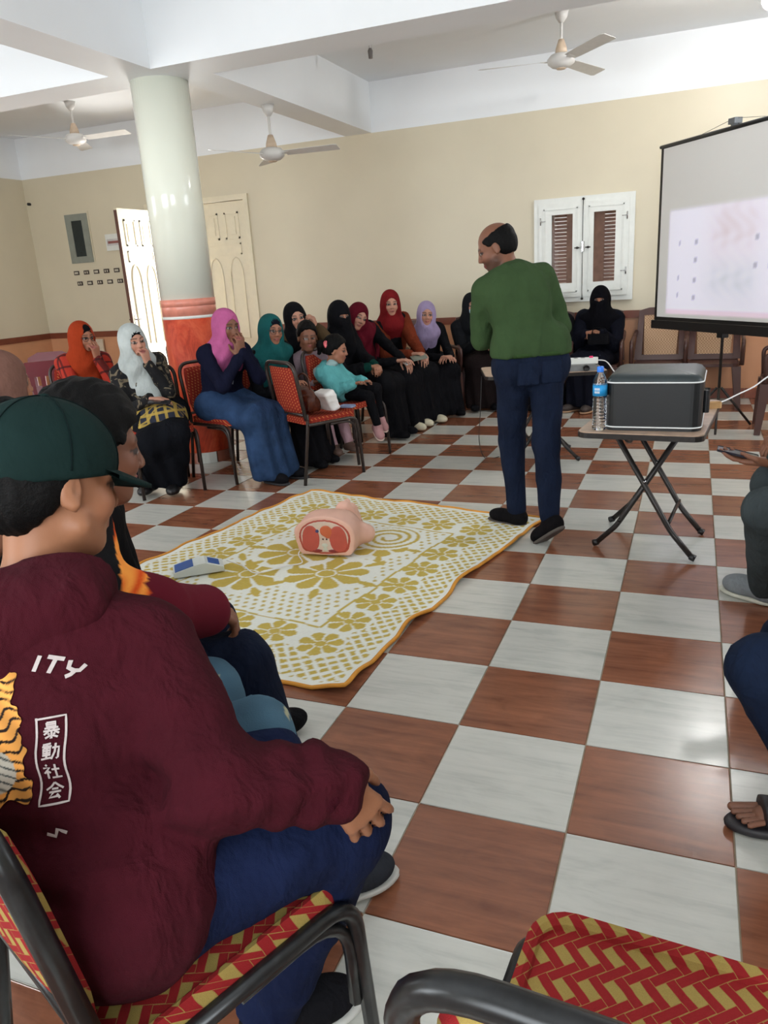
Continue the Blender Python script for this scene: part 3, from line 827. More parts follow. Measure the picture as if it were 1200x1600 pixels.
class Fig:
    """joints of one posed figure, in world coordinates"""
    def __init__(s, yaw, pel, head, hyaw=None, hpitch=8, hroll=0, scale=1.0, wristL=None, wristR=None, ankL=None, ankR=None,
                 elbL=None, elbR=None, kneeL=None, kneeR=None, footyaw=None, wide=1.0, curlL=0.5, curlR=0.5, dL=None, dR=None, nL=None, nR=None,
                 neckoff=(-0.015, 0), necklow=0.0, twist=0, hs=None, shdrop=0.03, toeL=0.0, toeR=0.0):
        s.s = scale; s.yaw = yaw; S = scale
        y = math.radians(yaw); s.f = np.array((math.cos(y), math.sin(y), 0)); s.l = np.array((-math.sin(y), math.cos(y), 0)); s.u = np.array((0, 0, 1.0))
        s.pel = np.array(pel, float); s.head = np.array(head, float)
        s.hfr = head_frame(yaw if hyaw is None else hyaw, hpitch, hroll); s.hs = hs or (0.5 + 0.5 * S if S > 0.8 else 0.62 + 0.4 * S)
        s.neck = s.head - s.hfr[2] * 0.10 * s.hs + s.u * -0.055 * s.hs - s.hfr[0] * 0.02 + s.f * neckoff[0] + s.l * neckoff[1] - s.u * necklow
        sp = s.neck - s.pel; s.sp = unit(sp)
        tw = math.radians(twist); ct, st_ = math.cos(tw), math.sin(tw)
        s.sf0 = s.f * ct + s.l * st_; s.sl0 = s.l * ct - s.f * st_
        s.sl = unit(s.sl0 - s.sp * (s.sl0 @ s.sp)); s.sf = np.cross(s.sl, s.sp)
        s.chest = s.pel + sp * 0.62 - s.sf * 0.03 * S
        s.waist = s.pel + sp * 0.28 - s.sf * 0.02 * S
        W = wide
        s.shL = s.neck + s.sl * 0.165 * S * W - s.sp * (shdrop + 0.02) * S - s.sf * 0.01; s.shR = s.neck - s.sl * 0.165 * S * W - s.sp * (shdrop + 0.02) * S - s.sf * 0.01
        s.hipL = s.pel + s.l * 0.095 * S; s.hipR = s.pel - s.l * 0.095 * S
        ua, fa = 0.285 * S, 0.25 * S
        dwL = s.pel + s.f * 0.32 * S + s.l * 0.09 * S + s.u * 0.12 * S; dwR = s.pel + s.f * 0.32 * S - s.l * 0.09 * S + s.u * 0.12 * S
        s.wL0 = dwL if wristL is None else np.array(wristL, float); s.wR0 = dwR if wristR is None else np.array(wristR, float)
        s.elL, s.wL = ik(s.shL, s.wL0, ua, fa, s.l * 0.5 - s.u * 0.8 - s.f * 0.5 if elbL is None else elbL)
        s.elR, s.wR = ik(s.shR, s.wR0, ua, fa, -s.l * 0.5 - s.u * 0.8 - s.f * 0.5 if elbR is None else elbR)
        s.dL = unit(s.wL - s.elL) if dL is None else unit(dL); s.dR = unit(s.wR - s.elR) if dR is None else unit(dR)
        s.nL = -s.u if nL is None else np.array(nL, float); s.nR = -s.u if nR is None else np.array(nR, float)
        s.curlL, s.curlR = curlL, curlR
        th, sh = 0.43 * S, 0.40 * S
        al = s.pel + s.f * 0.46 * S + s.l * 0.10 * S; al[2] = 0.085 * S; ar = al - s.l * 0.2 * S
        s.aL0 = al if ankL is None else np.array(ankL, float); s.aR0 = ar if ankR is None else np.array(ankR, float)
        s.knL, s.aL = ik(s.hipL, s.aL0, th, sh, s.f + s.u * 0.8 if kneeL is None else kneeL)
        s.knR, s.aR = ik(s.hipR, s.aR0, th, sh, s.f + s.u * 0.8 if kneeR is None else kneeR)
        fy = math.radians(yaw if footyaw is None else footyaw)
        s.ffL = unit((math.cos(fy + 0.12), math.sin(fy + 0.12), toeL)); s.ffR = unit((math.cos(fy - 0.12), math.sin(fy - 0.12), toeR))
        s.sfr = np.array((s.sf, s.sl, s.sp))
    def torso(s, t=0.0, k=0.05):
        S = s.s; fr = s.sfr
        return [ell(s.chest, (0.105 * S + t, 0.150 * S + t, 0.17 * S + t), fr, k), ell(s.waist, (0.10 * S + t, 0.130 * S + t, 0.15 * S + t), fr, k),
                cap(s.hipL, s.hipR, 0.108 * S + t, None, k), cap(s.shL - s.sl * 0.03 * S, s.shR + s.sl * 0.03 * S, 0.056 * S + t, None, k),
                cap(s.shL * 0.45 + s.neck * 0.55, s.neck + s.sp * 0.02 * S, 0.045 * S + t * 0.6, 0.045 * S, 0.03), cap(s.shR * 0.45 + s.neck * 0.55, s.neck + s.sp * 0.02 * S, 0.045 * S + t * 0.6, 0.045 * S, 0.03)]
    def arm(s, q, t=0.0, cut=0.0, k=0.03):
        S = s.s; sh, el, w = (s.shL, s.elL, s.wL) if q > 0 else (s.shR, s.elR, s.wR)
        w2 = el + (w - el) * (1 - cut)
        return [cap(sh, el, 0.049 * S + t, 0.039 * S + t, k), cap(el, w2, 0.039 * S + t, 0.027 * S + t, 0.02)]
    def leg(s, q, t=0.0, k=0.04, tb=None, end=1.0):
        S = s.s; h_, kn, a = (s.hipL, s.knL, s.aL) if q > 0 else (s.hipR, s.knR, s.aR)
        tb = t if tb is None else tb
        return [cap(h_, kn, 0.083 * S + t, 0.056 * S + t, k), cap(kn, kn + (a - kn) * end, 0.056 * S + t, 0.036 * S + tb, 0.03)]
    def foot(s, q, t=0.0):
        S = s.s; a, ff = (s.aL, s.ffL) if q > 0 else (s.aR, s.ffR)
        heel = a - ff * 0.03 * S - s.u * 0.042 * S; toe = a + ff * 0.135 * S - s.u * 0.052 * S
        return [cap(a, heel, 0.034 * S + t, 0.034 * S + t, 0.02), cap(a - s.u * 0.03 * S, toe, 0.038 * S + t, 0.026 * S + t, 0.03)]
    def hands(s, L=True, R=True):
        S = 0.55 + 0.45 * s.s if s.s > 0.8 else s.s * 1.05
        out = []
        if L: out.append(hand_items(s.wL, s.dL, s.nL, -1 if False else thumb_side(s.dL, s.nL, s, +1), s.curlL, S))
        if R: out.append(hand_items(s.wR, s.dR, s.nR, thumb_side(s.dR, s.nR, s, -1), s.curlR, S))
        return out
    def body(s, ears=True, male=False, legs=True, feet=True):
        S = s.s
        it = s.torso(-0.012) + s.arm(1, -0.004) + s.arm(-1, -0.004)
        it += s.leg(1, -0.006) + s.leg(-1, -0.006)
        if feet: it += s.foot(1, -0.004) + s.foot(-1, -0.004)
        nk = 0.052 if male else 0.045
        it += [cap(s.neck - s.sp * 0.03 * S, s.head - s.hfr[2] * 0.055 * s.hs - s.hfr[0] * 0.022 * s.hs, nk * S ** 0.5, (nk - 0.002) * S ** 0.5, 0.03)]
        return it + [head_items(s.head, s.hfr, s.hs, ears, male)] + s.hands()
def thumb_side(d, n, s, q):
    """left palm facing down with fingers forward has its thumb to the right: cross(d,n) points left there"""
    return -1 if q > 0 else 1

M_SKIN = vcol('skin', 0.52, 0.35, 0.08, 0.06)
SK_L = (184, 134, 112); SK_M = (158, 108, 84); SK_D = (122, 80, 60)
LIP = (150, 84, 78); BROW = (40, 28, 24)
def person(label, fig, skin=SK_M, h=0.0088, ears=True, male=False, lip=LIP, brow=BROW, beard=None, group=None, feet=True):
    org = (float(fig.pel[0]), float(fig.pel[1]), 0.0)
    root = thing('person', label, 'person', org, 0, group)
    root['_o'] = 0; del root['_o']
    solid('body', fig.body(ears, male, True, feet), h, M_SKIN, root, org, face_color(fig.head, fig.hfr, fig.hs, skin, lip, brow, beard))
    return root, org

def hijab(fig, root, org, mat, h=0.010, name='hijab', drape=1.0, long=0.0, niqab=False, wr=0.0035, seed=1, open_=1.0, under=None, under_mat=None, back=0.0, side=0.0):
    H = lambda *p: hp(fig.head, fig.hfr, fig.hs, p); s = fig.hs; fr = fig.hfr
    it = [ell(H(-0.018, 0, 0.030), np.array((0.108, 0.089, 0.098)) * s, fr), ell(H(0.020, 0, -0.045), np.array((0.078, 0.074, 0.080)) * s, fr, 0.05),
          cap(H(-0.02, 0, -0.04), fig.neck + fig.sf * 0.015 + fig.sp * 0.02, 0.092 * s, 0.106 * s, 0.05),
          ell(fig.neck - fig.sp * 0.035, np.array((0.125, 0.155 * drape, 0.085)) * s, fig.sfr, 0.05)]
    if drape > 0.8:
        it.append(ell(fig.chest + fig.sf * 0.055 + fig.sp * 0.07 - fig.sp * long * 0.5, np.array((0.080, 0.125 * drape, 0.12 + long * 0.5)) * s, fig.sfr, 0.06))
    if back: it.append(cap(H(-0.07, 0, -0.02), fig.chest - fig.sf * 0.10 - fig.sp * back, 0.07, 0.05, 0.06))
    if side:
        it.append(cap(H(-0.01, 0.03 * side, -0.10), fig.chest + fig.sf * 0.10 + fig.sl * 0.06 * side - fig.sp * 0.14, 0.05, 0.035, 0.05))
    if wr:
        rs = np.random.RandomState(seed)
        c0 = np.array(H(0.0, 0, 0.0)); fr_ = fig.hfr.astype(f32); ph = rs.uniform(0, 6)
        def fold(P):
            q = (P - c0.astype(f32)) @ fr_.T
            ang = np.arctan2(q[:, 1], q[:, 0] + 0.02)
            below = np.clip((-q[:, 2] - 0.02) / 0.10, 0, 1)
            rr = q[:, 2] * 34 + np.abs(q[:, 1]) * 22 - q[:, 0] * 26
            return (np.sin(rr + 1.4 * np.sin(ang * 3 + ph)) * below * wr * 1.3 + np.sin(q[:, 2] * 26 + q[:, 0] * 30 + ph) * wr * 0.4).astype(f32)
        it.append(dict(t='n', f=fold))
    if niqab:
        it.append(cap(H(0.055, 0, -0.05), fig.chest + fig.sf * 0.10 + fig.sp * 0.03, 0.062 * s, 0.085 * s, 0.04))
        it.append(dict(ell(H(0.105, 0, 0.006), np.array((0.060, 0.050, 0.0125)) * s, fr, 0.004), op='s'))
    else:
        fo = open_
        it.append(dict(ell(H(0.108, 0, -0.018), np.array((0.084, 0.0575 * fo, 0.083 * fo)) * s, fr, 0.006), op='s'))
    o = solid(name, it, h, mat, root, org)
    if under is not None:
        u = [ell(H(-0.012, 0, 0.032), np.array((0.1025, 0.082, 0.0925)) * s, fr), ell(H(0.010, 0, -0.03), np.array((0.072, 0.067, 0.084)) * s, fr, 0.04),
             dict(ell(H(0.108, 0, -0.022), np.array((0.094, 0.0570, 0.0815)) * s, fr, 0.006), op='s')]
        solid('underscarf', u, h, under_mat, root, org)
    return o
def top(fig, root, org, mat, t=0.018, h=0.012, name='top', cut=0.0, wr=0.004, seed=3, extra=(), long=0.0, sleeve=0.012, flare=0.0):
    it = fig.torso(t) + fig.arm(1, sleeve, cut) + fig.arm(-1, sleeve, cut)
    if long: it += [cap(fig.hipL, fig.hipL + (fig.knL - fig.hipL) * long, 0.09 * fig.s + t, 0.08 * fig.s + t, 0.05), cap(fig.hipR, fig.hipR + (fig.knR - fig.hipR) * long, 0.09 * fig.s + t, 0.08 * fig.s + t, 0.05)]
    it += list(extra)
    it.append(wrinkle(wr, 16, seed))
    return solid(name, it, h, mat, root, org)
def skirt(fig, root, org, mat, t=0.03, h=0.015, name='skirt', hem=0.05, wr=0.012, seed=5, flare=1.0, extra=()):
    S = fig.s; mid = lambda a, b: (a + b) / 2
    hL, hR, kL, kR = fig.hipL, fig.hipR, fig.knL, fig.knR
    aL = fig.aL.copy(); aR = fig.aR.copy(); aL[2] = aR[2] = hem + 0.05
    fl = 0.075 * S * flare
    it = [cap(hL, kL, 0.10 * S + t, 0.062 * S + t, 0.05), cap(hR, kR, 0.10 * S + t, 0.062 * S + t, 0.05), cap(mid(hL, hR), mid(kL, kR), 0.09 * S + t, 0.05 * S + t, 0.06), cap(hL, hR, 0.108 * S + t, None, 0.04),
          cap(kL, aL, 0.062 * S + t, fl + t, 0.05), cap(kR, aR, 0.062 * S + t, fl + t, 0.05), cap(mid(kL, kR), mid(aL, aR), 0.055 * S + t, fl + t, 0.06), cap(kL, kR, 0.06 * S + t, None, 0.05),
          cap(mid(kL, kR) - fig.f * 0.08, mid(aL, aR) - fig.f * 0.06, 0.06, fl + t, 0.05)]
    it += list(extra)
    c = mid(kL, kR).astype(f32); l = fig.l.astype(f32); ff = fig.f.astype(f32)
    rs = np.random.RandomState(seed); p1, p2 = rs.uniform(0, 6, 2)
    def fold(P):
        q = P - c; a = q @ l; b = q @ ff; low = np.clip((c[2] + 0.02 - P[:, 2]) / 0.25, 0, 1)
        return (np.sin(a * 55 + p1 + np.sin(P[:, 2] * 7 + p2) * 1.3 + b * 18) * wr * (0.25 + 0.75 * low) + np.sin((b * 30 + a * 12) + p2) * wr * 0.35 * (1 - low)).astype(f32)
    it.append(dict(t='n', f=fold))
    it.append(plane((0, 0, hem), (0, 0, -1), 0.0))
    return solid(name, it, h, mat, root, org)
def trousers(fig, root, org, mat, t=0.012, h=0.011, name='trousers', wr=0.003, seed=7, end=0.95, tb=None, waist=True, colf=None):
    it = fig.leg(1, t, 0.03, tb, end) + fig.leg(-1, t, 0.03, tb, end) + [cap(fig.hipL, fig.hipR, 0.108 * fig.s + t, None, 0.03), ell(fig.waist - fig.sp * 0.05, (0.10 * fig.s + t, 0.13 * fig.s + t, 0.12), fig.sfr, 0.03)]
    it.append(wrinkle(wr, 20, seed, 1.2))
    return solid(name, it, h, mat, root, org, colf)
def shoes(fig, root, org, mat, sole=None, h=0.007, t=0.006, high=False, only=(1, -1)):
    for q in only:
        a, ff = (fig.aL, fig.ffL) if q > 0 else (fig.aR, fig.ffR); S = fig.s; u = fig.u
        sd = unit(np.cross(u, ff)); up = np.cross(ff, sd); fr = np.array((ff, sd, up))
        c = a + ff * 0.055 * S - up * 0.045 * S
        it = [ell(c + ff * 0.05 * S, (0.085 * S, 0.045 * S + t, 0.036 * S + t), fr, 0.03), ell(c - ff * 0.045 * S + up * 0.008, (0.062 * S, 0.038 * S + t, 0.045 * S + t), fr, 0.03),
              cap(a - up * 0.04 * S - ff * 0.012, a + up * (0.02 if high else -0.012) * S, 0.040 * S + t, 0.036 * S + t, 0.03),
              plane(c - up * 0.026 * S, -up, 0.004)]
        o = solid('shoe', it, h, mat, root, org)
        if sole is not None and o is not None:
            it = [cap(c + ff * 0.07 * S - up * 0.029 * S, c - ff * 0.06 * S - up * 0.029 * S, 0.046 * S + t, 0.038 * S + t, 0.0, sc=(1, 1, 0.35), fr=fr)]
            it = [ell(c + ff * 0.055 * S - up * 0.031 * S, (0.092 * S, 0.046 * S + t, 0.02), fr, 0.02), ell(c - ff * 0.05 * S - up * 0.031 * S, (0.066 * S, 0.038 * S + t, 0.02), fr, 0.04),
                  plane(c - up * 0.024 * S, up, 0.003), plane(c - up * 0.041 * S, -up, 0.003)]
            solid('sole', it, h * 0.8, sole, o, (0, 0, 0) if False else org)
def glasses(fig, root, org, mat):
    H = lambda *p: hp(fig.head, fig.hfr, fig.hs, p) - np.array(org)
    mb = MB()
    for q in (1, -1):
        pts = []
        for k in range(17):
            a = 2 * math.pi * k / 16
            pts.append(H(0.098 - 0.10 * (0.031 + 0.022 * math.cos(a)) * 0.6, q * (0.033 + 0.023 * math.cos(a)), 0.0 + 0.018 * math.sin(a)))
        mb.tube(pts, 0.0017, 6)
        mb.tube([H(0.09, q * 0.055, 0.006), H(0.05, q * 0.074, 0.008), H(-0.01, q * 0.080, 0.006)], 0.0018, 6)
    mb.tube([H(0.099, 0.011, 0.004), H(0.103, 0, 0.007), H(0.099, -0.011, 0.004)], 0.0017, 6)
    mb.build('glasses', mat, root)

# ------------------------------------------------------------------ banquet chairs
M_TUBE = plain('dark_brown_enamel_tube', (52, 42, 38), 0.35, 0.2, var=0.2, nscale=30)
M_TUBE2 = plain('worn_black_enamel_tube', (30, 31, 32), 0.30, 0.3, var=0.35, nscale=60)
def banquet_chair(label, loc, yaw, fabric, tube, r=0.0125, group=None, top_z=0.86):
    t = thing('banquet_chair', label, 'chair', (loc[0], loc[1], 0), yaw, group)
    MB().rbox((0, 0), 0.215, 0.205, 0.425, 0.472, 0.06, 5, 0.018, 3).build('seat', fabric, t)
    # padded back: curved slab, top rounded
    V = []; n = 13; m = 11; W = 0.178
    for side in (0, 1):
        for i in range(m):
            z = 0.50 + (top_z - 0.035 - 0.50) * i / (m - 1)
            w = W
            if i > m - 5: w = W * math.sqrt(max(0.0, 1 - ((i - (m - 5)) / 5.2) ** 3 * 0.42))
            if i < 3: w = W * (0.90 + 0.05 * i)
            for j in range(n):
                y = -w + 2 * w * j / (n - 1)
                e = min(1.0, min(j, n - 1 - j, i, m - 1 - i) / 1.6)
                x = -0.215 - (z - 0.45) * 0.16 + 0.018 * (y / W) ** 2
                V.append((x + (0.016 if side else -0.016) * (0.45 + 0.55 * e), y, z))
    F = []
    for side in (0, 1):
        b = side * n * m
        for i in range(m - 1):
            for j in range(n - 1):
                q = (b + i * n + j, b + i * n + j + 1, b + (i + 1) * n + j + 1, b + (i + 1) * n + j)
                F.append(q if side else q[::-1])
    N_ = n * m
    for j in range(n - 1): F += [(j, j + 1, N_ + j + 1, N_ + j), ((m - 1) * n + j + 1, (m - 1) * n + j, N_ + (m - 1) * n + j, N_ + (m - 1) * n + j + 1)]
    for i in range(m - 1): F += [((i + 1) * n, i * n, N_ + i * n, N_ + (i + 1) * n), (i * n + n - 1, (i + 1) * n + n - 1, N_ + (i + 1) * n + n - 1, N_ + i * n + n - 1)]
    mb = MB(); mb.add(V, F, True); mb.build('backrest', fabric, t)
    for s in (1, -1):
        y = 0.213 * s
        MB().tube(fillet([(0.235, y, 0.0), (0.205, y, 0.425), (-0.205, y, 0.425)], 0.07, 6), r, 8).build('leg', tube, t)
        MB().tube(fillet([(-0.27, y * 0.95, 0.0), (-0.205, y * 0.95, 0.44), (-0.208, y * 0.95, 0.50)], 0.10, 5), r, 8).build('leg', tube, t)
        MB().tube(fillet([(0.20, y * 0.97, 0.20), (0.195, y * 0.97, 0.405), (-0.02, y * 0.97, 0.405)], 0.12, 6), r * 0.8, 6).build('brace', tube, t)
    yy = 0.202; zt = top_z
    xb = lambda z: -0.215 - (z - 0.45) * 0.16
    MB().tube(fillet([(xb(0.46), yy, 0.46), (xb(zt), yy, zt), (xb(zt), -yy, zt), (xb(0.46), -yy, 0.46)], 0.095, 8), r * 1.1, 8).build('back_frame', tube, t)
    MB().tube([(xb(0.495), yy, 0.495), (xb(0.495), -yy, 0.495)], r * 0.8, 8).build('back_rail', tube, t)
    MB().tube([(0.0, 0.20, 0.418), (0.0, -0.20, 0.418)], r * 0.8, 6).build('seat_rail', tube, t)
    return t
ch_fg = banquet_chair('near basketweave chair, red and yellow, under the boy in the dark green cap', (-0.915, -0.870), 68, M_WEAVE, M_TUBE2, 0.0145)
dup(ch_fg, (-0.150, -0.955, 0), 86, 'empty banquet chair at the bottom edge, red and yellow basketweave seat turned away')
dup(ch_fg, (-1.33, -0.71, 0), 55, 'basketweave chair hidden behind the boy in the dark green cap')
dup(ch_fg, (-1.60, -0.36, 0), 45, 'basketweave chair under the bare-headed boy in the maroon and black hoodie')
ch_b = banquet_chair('chair holding the brown and white handbag, its red diamond back nearest the camera', (-2.70, 3.34), 58, M_DIAM, M_TUBE)
dup(ch_b, (-2.70, 3.90, 0), -14, 'chair under the little girl in the aqua hoodie, red diamond cushions')
dup(ch_b, (-3.37, 3.22, 0), -16, 'chair under the woman in the pink headscarf, beside the orange column')
dup(ch_b, (-3.30, 3.74, 0), -20, 'chair under the woman in the teal headscarf')
dup(ch_b, (-3.68, 2.78, 0), -43, 'chair under the woman in the white headscarf')
dup(ch_b, (-4.66, 3.18, 0), -35, 'chair under the woman in the rust headscarf and red plaid shirt')
dup(ch_b, (-4.95, 5.15, 0), -30, 'empty red diamond chair behind the column, in front of the bright doorway', 'empty chairs by the doorway')
dup(ch_b, (-5.25, 5.60, 0), -60, 'empty red diamond chair deep behind the woman in the white headscarf, half hidden')
dup(ch_b, (-3.10, 4.26, 0), -10, 'chair under the boy in the lilac shirt')
dup(ch_b, (-3.42, 4.42, 0), -12, 'chair under the woman in the black scarf and olive coat')
dup(ch_b, (-3.05, 4.66, 0), -6, 'chair under the fully veiled woman beside the little girl')
dup(ch_b, (-3.00, 5.10, 0), -12, 'chair under the leaning woman in the maroon scarf')
dup(ch_b, (-2.92, 5.52, 0), -22, 'chair under the woman with the brick red scarf')
dup(ch_b, (-2.90, 0.54, 0), 40, 'chair under the woman seen from behind in the dusty brown headscarf')
dup(ch_b, (-2.12, -0.16, 0), 40, 'chair under the dark-haired boy at the left edge')

# ------------------------------------------------------------------ plastic armchairs
M_BRP = plain('brown_plastic', (78, 50, 44), 0.30, var=0.1, nscale=5)
M_MAR = plain('maroon_plastic', (104, 30, 40), 0.30, var=0.1, nscale=5)
def rattan():
    t = NT('tan_woven_cane'); v = t.coord('Object', (1, 1, 1))
    ch = t.new('ShaderNodeTexChecker', in_3=70.0); t.t.links.new(v, ch.inputs[0])
    ch.inputs[1].default_value = (*lin((196, 160, 124)), 1); ch.inputs[2].default_value = (*lin((158, 122, 90)), 1); ch.inputs[3].default_value = 75
    t.color(ch.outputs[0]); t.b.inputs['Roughness'].default_value = 0.55; t.bump(ch.outputs[1], 0.4, 0.002)
    return t.m
M_CANE = rattan()
def plastic_chair(label, loc, yaw, mat, cane=True, group=None):
    t = thing('plastic_armchair', label, 'chair', (loc[0], loc[1], 0), yaw, group)
    MB().rbox((0.0, 0), 0.225, 0.22, 0.395, 0.425, 0.05, 4, 0.010, 2).build('seat', mat, t)
    for sx in (1, -1):
        for sy in (1, -1):
            x0, y0 = 0.20 * sx, 0.20 * sy; x1, y1 = (0.235 if sx > 0 else -0.27), 0.235 * sy
            V = []
            for z, cx, cy, a in ((0.0, x1, y1, 0.022), (0.40, x0, y0, 0.038)):
                for p, q in ((-1, -1), (1, -1), (1, 1), (-1, 1)): V.append((cx + a * p, cy + a * q, z))
            mb = MB(); mb.add(V, [(3, 2, 1, 0), (4, 5, 6, 7), (0, 1, 5, 4), (1, 2, 6, 5), (2, 3, 7, 6), (3, 0, 4, 7)])
            mb.build('leg', mat, t)
        # arms
    for sy in (1, -1):
        y = 0.245 * sy
        MB().tube(fillet([(0.20, y, 0.41), (0.215, y, 0.635), (-0.02, y, 0.655), (-0.25, y * 0.95, 0.70)], 0.05, 5), 0.019, 6).build('armrest', mat, t)
    xb = lambda z: -0.215 - (z - 0.42) * 0.22
    def plate(pts, th=0.014):
        """pts (y,z) convex outline on the reclined back"""
        n = len(pts); V = [(xb(z) - th, y, z) for y, z in pts] + [(xb(z) + th, y, z) for y, z in pts]
        mb = MB(); mb.add(V, [tuple(reversed(range(n))) if False else tuple(range(n)), tuple(reversed(range(n, 2 * n)))] + [(i, i + n, (i + 1) % n + n, (i + 1) % n) for i in range(n)])
        return mb
    if cane:
        plate([(-0.245, 0.42), (-0.175, 0.42), (-0.165, 0.86), (-0.215, 0.90)][::-1]).build('back_post', mat, t)
        plate([(0.245, 0.42), (0.175, 0.42), (0.165, 0.86), (0.215, 0.90)]).build('back_post', mat, t)
        plate([(-0.215, 0.90), (-0.165, 0.855), (0.165, 0.855), (0.215, 0.90), (0.12, 0.925), (-0.12, 0.925)][::-1]).build('back_rail', mat, t)
        plate([(-0.18, 0.42), (0.18, 0.42), (0.178, 0.47), (-0.178, 0.47)]).build('back_rail', mat, t)
        plate([(-0.150, 0.468), (0.150, 0.468), (0.166, 0.857), (-0.166, 0.857)], 0.004).build('cane_panel', M_CANE, t)
    else:
        mb = MB()
        plate([(-0.16, 0.42), (0.16, 0.42), (0.17, 0.52), (-0.17, 0.52)]).build('back_rail', mat, t)
        plate([(-0.225, 0.72), (0.225, 0.72), (0.22, 0.80), (0.12, 0.85), (-0.12, 0.85), (-0.22, 0.80)]).build('back_rail', mat, t)
        for k in range(5):
            y = -0.16 + 0.08 * k; y2 = y * 1.15
            plate([(y - 0.014, 0.52), (y + 0.014, 0.52), (y2 + 0.020, 0.72), (y2 - 0.020, 0.72)], 0.008).build('back_slat', mat, t)
        for s in (1, -1): plate([(s * 0.16, 0.42), (s * 0.21, 0.42), (s * 0.235, 0.74), (s * 0.205, 0.74)][::s]).build('back_post', mat, t)
    return t
pc = plastic_chair('empty brown plastic armchair with cane back below the left end of the screen', (-0.455, 6.36), -90, M_BRP)
dup(pc, (0.035, 6.34, 0), -91, 'empty brown plastic armchair with cane back behind the screen tripod')
dup(pc, (0.60, 5.22, 0), 178, 'brown plastic armchair cut by the right edge, side on')
dup(pc, (-1.04, 6.38, 0), -90, 'brown plastic armchair under the veiled woman below the window')
dup(pc, (-1.52, 6.38, 0), -88, 'brown plastic armchair hidden behind the standing man')
dup(pc, (-2.25, 6.38, 0), -68, 'brown plastic armchair under the woman in the face mask')
dup(pc, (-2.66, 5.92, 0), -42, 'brown plastic armchair under the woman in the lavender headscarf')
dup(pc, (0.62, 1.62, 0), 178, 'brown plastic armchair under the man holding the phone')
dup(pc, (0.56, 0.30, 0), 172, 'brown plastic armchair under the man in sandals')
pm = plastic_chair('maroon slatted plastic armchair at the left edge, nearer of two', (-5.30, 3.42), -40, M_MAR, False)
dup(pm, (-6.15, 4.25, 0), -62, 'maroon slatted plastic armchair at the left edge, farther of two')

# ------------------------------------------------------------------ folding tables
M_LAM = plain('worn_beige_laminate', (176, 148, 126), 0.35, var=0.18, nscale=20)
def folding_table(label, loc, yaw, w, d, z):
    t = thing('folding_table', label, 'table', (loc[0], loc[1], 0), yaw)
    MB().rbox((0, 0), w / 2, d / 2, z - 0.006, z, 0.05, 5).build('tabletop', M_LAM, t)
    MB().rbox((0, 0), w / 2 + 0.004, d / 2 + 0.004, z - 0.028, z - 0.004, 0.052, 5).build('metal_edge', M_DARKMET, t)
    zt = z - 0.03
    for s in (-1, 1):
        y = s * 0.20
        for q, yo in ((1, 0.013), (-1, -0.013)):
            p = [(q * 0.16, y + yo, zt), (-q * 0.13, y + yo, 0.13), (-q * 0.235, y + yo * 3, 0.018)]
            lg = MB().tube(fillet(p, 0.03, 4), 0.0135, 8).build('leg', M_DARKMET, t)
            MB().tube([(-q * 0.225, y + yo * 2.9, 0.024), (-q * 0.25, y + yo * 3.1, 0.014)], 0.0165, 8).build('rubber_foot', M_BLACK, lg)
        MB().tube([(0.0, y - 0.03, zt / 2 + 0.06), (0.0, y + 0.03, zt / 2 + 0.06)], 0.006).build('pivot', M_CHROME, t)
    MB().tube([(-0.115, -0.213, 0.165), (-0.115, 0.187, 0.165)], 0.009).build('stretcher', M_DARKMET, t)
    MB().tube([(0.115, -0.187, 0.165), (0.115, 0.213, 0.165)], 0.009).build('stretcher', M_DARKMET, t)
    MB().tube(fillet([(-0.16, -0.18, zt), (-0.10, -0.10, zt - 0.10), (-0.10, 0.10, zt - 0.10), (-0.16, 0.18, zt)], 0.05), 0.007).build('support_brace', M_DARKMET, t)
    return t
TZ = 0.66
folding_table('folding table with laminate top and crossed dark legs, carrying the black case', (-0.318, 2.305), -6, 0.54, 0.94, TZ)
folding_table('second folding table, mostly hidden behind the standing man', (-1.20, 4.12), 18, 0.86, 0.56, TZ)

# black soft case with white piping
M_CASE = plain('black_leatherette', (9, 11, 12), 0.5, var=0.2, nscale=8, bump=0.2, bscale=250)
M_CASET = plain('dark_grey_leatherette', (40, 50, 52), 0.42, var=0.25, nscale=6, bump=0.2, bscale=200)
M_PIPE = plain('white_piping', (222, 224, 222), 0.35, var=0.03)
case = thing('equipment_case', 'large black soft case with white piping on the nearer folding table', 'case', (-0.305, 2.12, TZ), -2)
def ringpts(hx, hy, r, z, seg=5, ins=0.0):
    out = []
    for cx, cy, a0 in ((hx - r, hy - r, 0), (-hx + r, hy - r, 90), (-hx + r, -hy + r, 180), (hx - r, -hy + r, 270)):
        for k in range(seg + 1):
            a = math.radians(a0 + 90 * k / seg); out.append((cx + (r + ins) * math.cos(a), cy + (r + ins) * math.sin(a), z))
    return out
CXH, CYH, CH = 0.205, 0.215, 0.218
MB().rbox((0, 0), CXH, CYH, 0.0, CH, 0.05, 6, 0.012, 2).build('body', M_CASE, case)
mb = MB(); V = []; F = []; rs_ = []
for k, (ins, z) in enumerate(((0.0, CH - 0.004), (-0.004, CH + 0.012), (-0.018, CH + 0.026), (-0.045, CH + 0.034))):
    q = ringpts(CXH, CYH, 0.05, z, 5, ins); n = len(q); V += q
for i in range(3):
    for j in range(n): F.append((i * n + j, i * n + (j + 1) % n, (i + 1) * n + (j + 1) % n, (i + 1) * n + j))
V.append((0, 0, CH + 0.042)); F += [(3 * n + j, 3 * n + (j + 1) % n, 4 * n) for j in range(n)]
mb.add(V, F, True); mb.build('lid', M_CASET, case)
for z in (0.016, CH - 0.002):
    q = ringpts(CXH, CYH, 0.05, z, 6, 0.001); MB().tube(q + [q[0]], 0.0035, 6, caps=False).build('piping', M_PIPE, case)
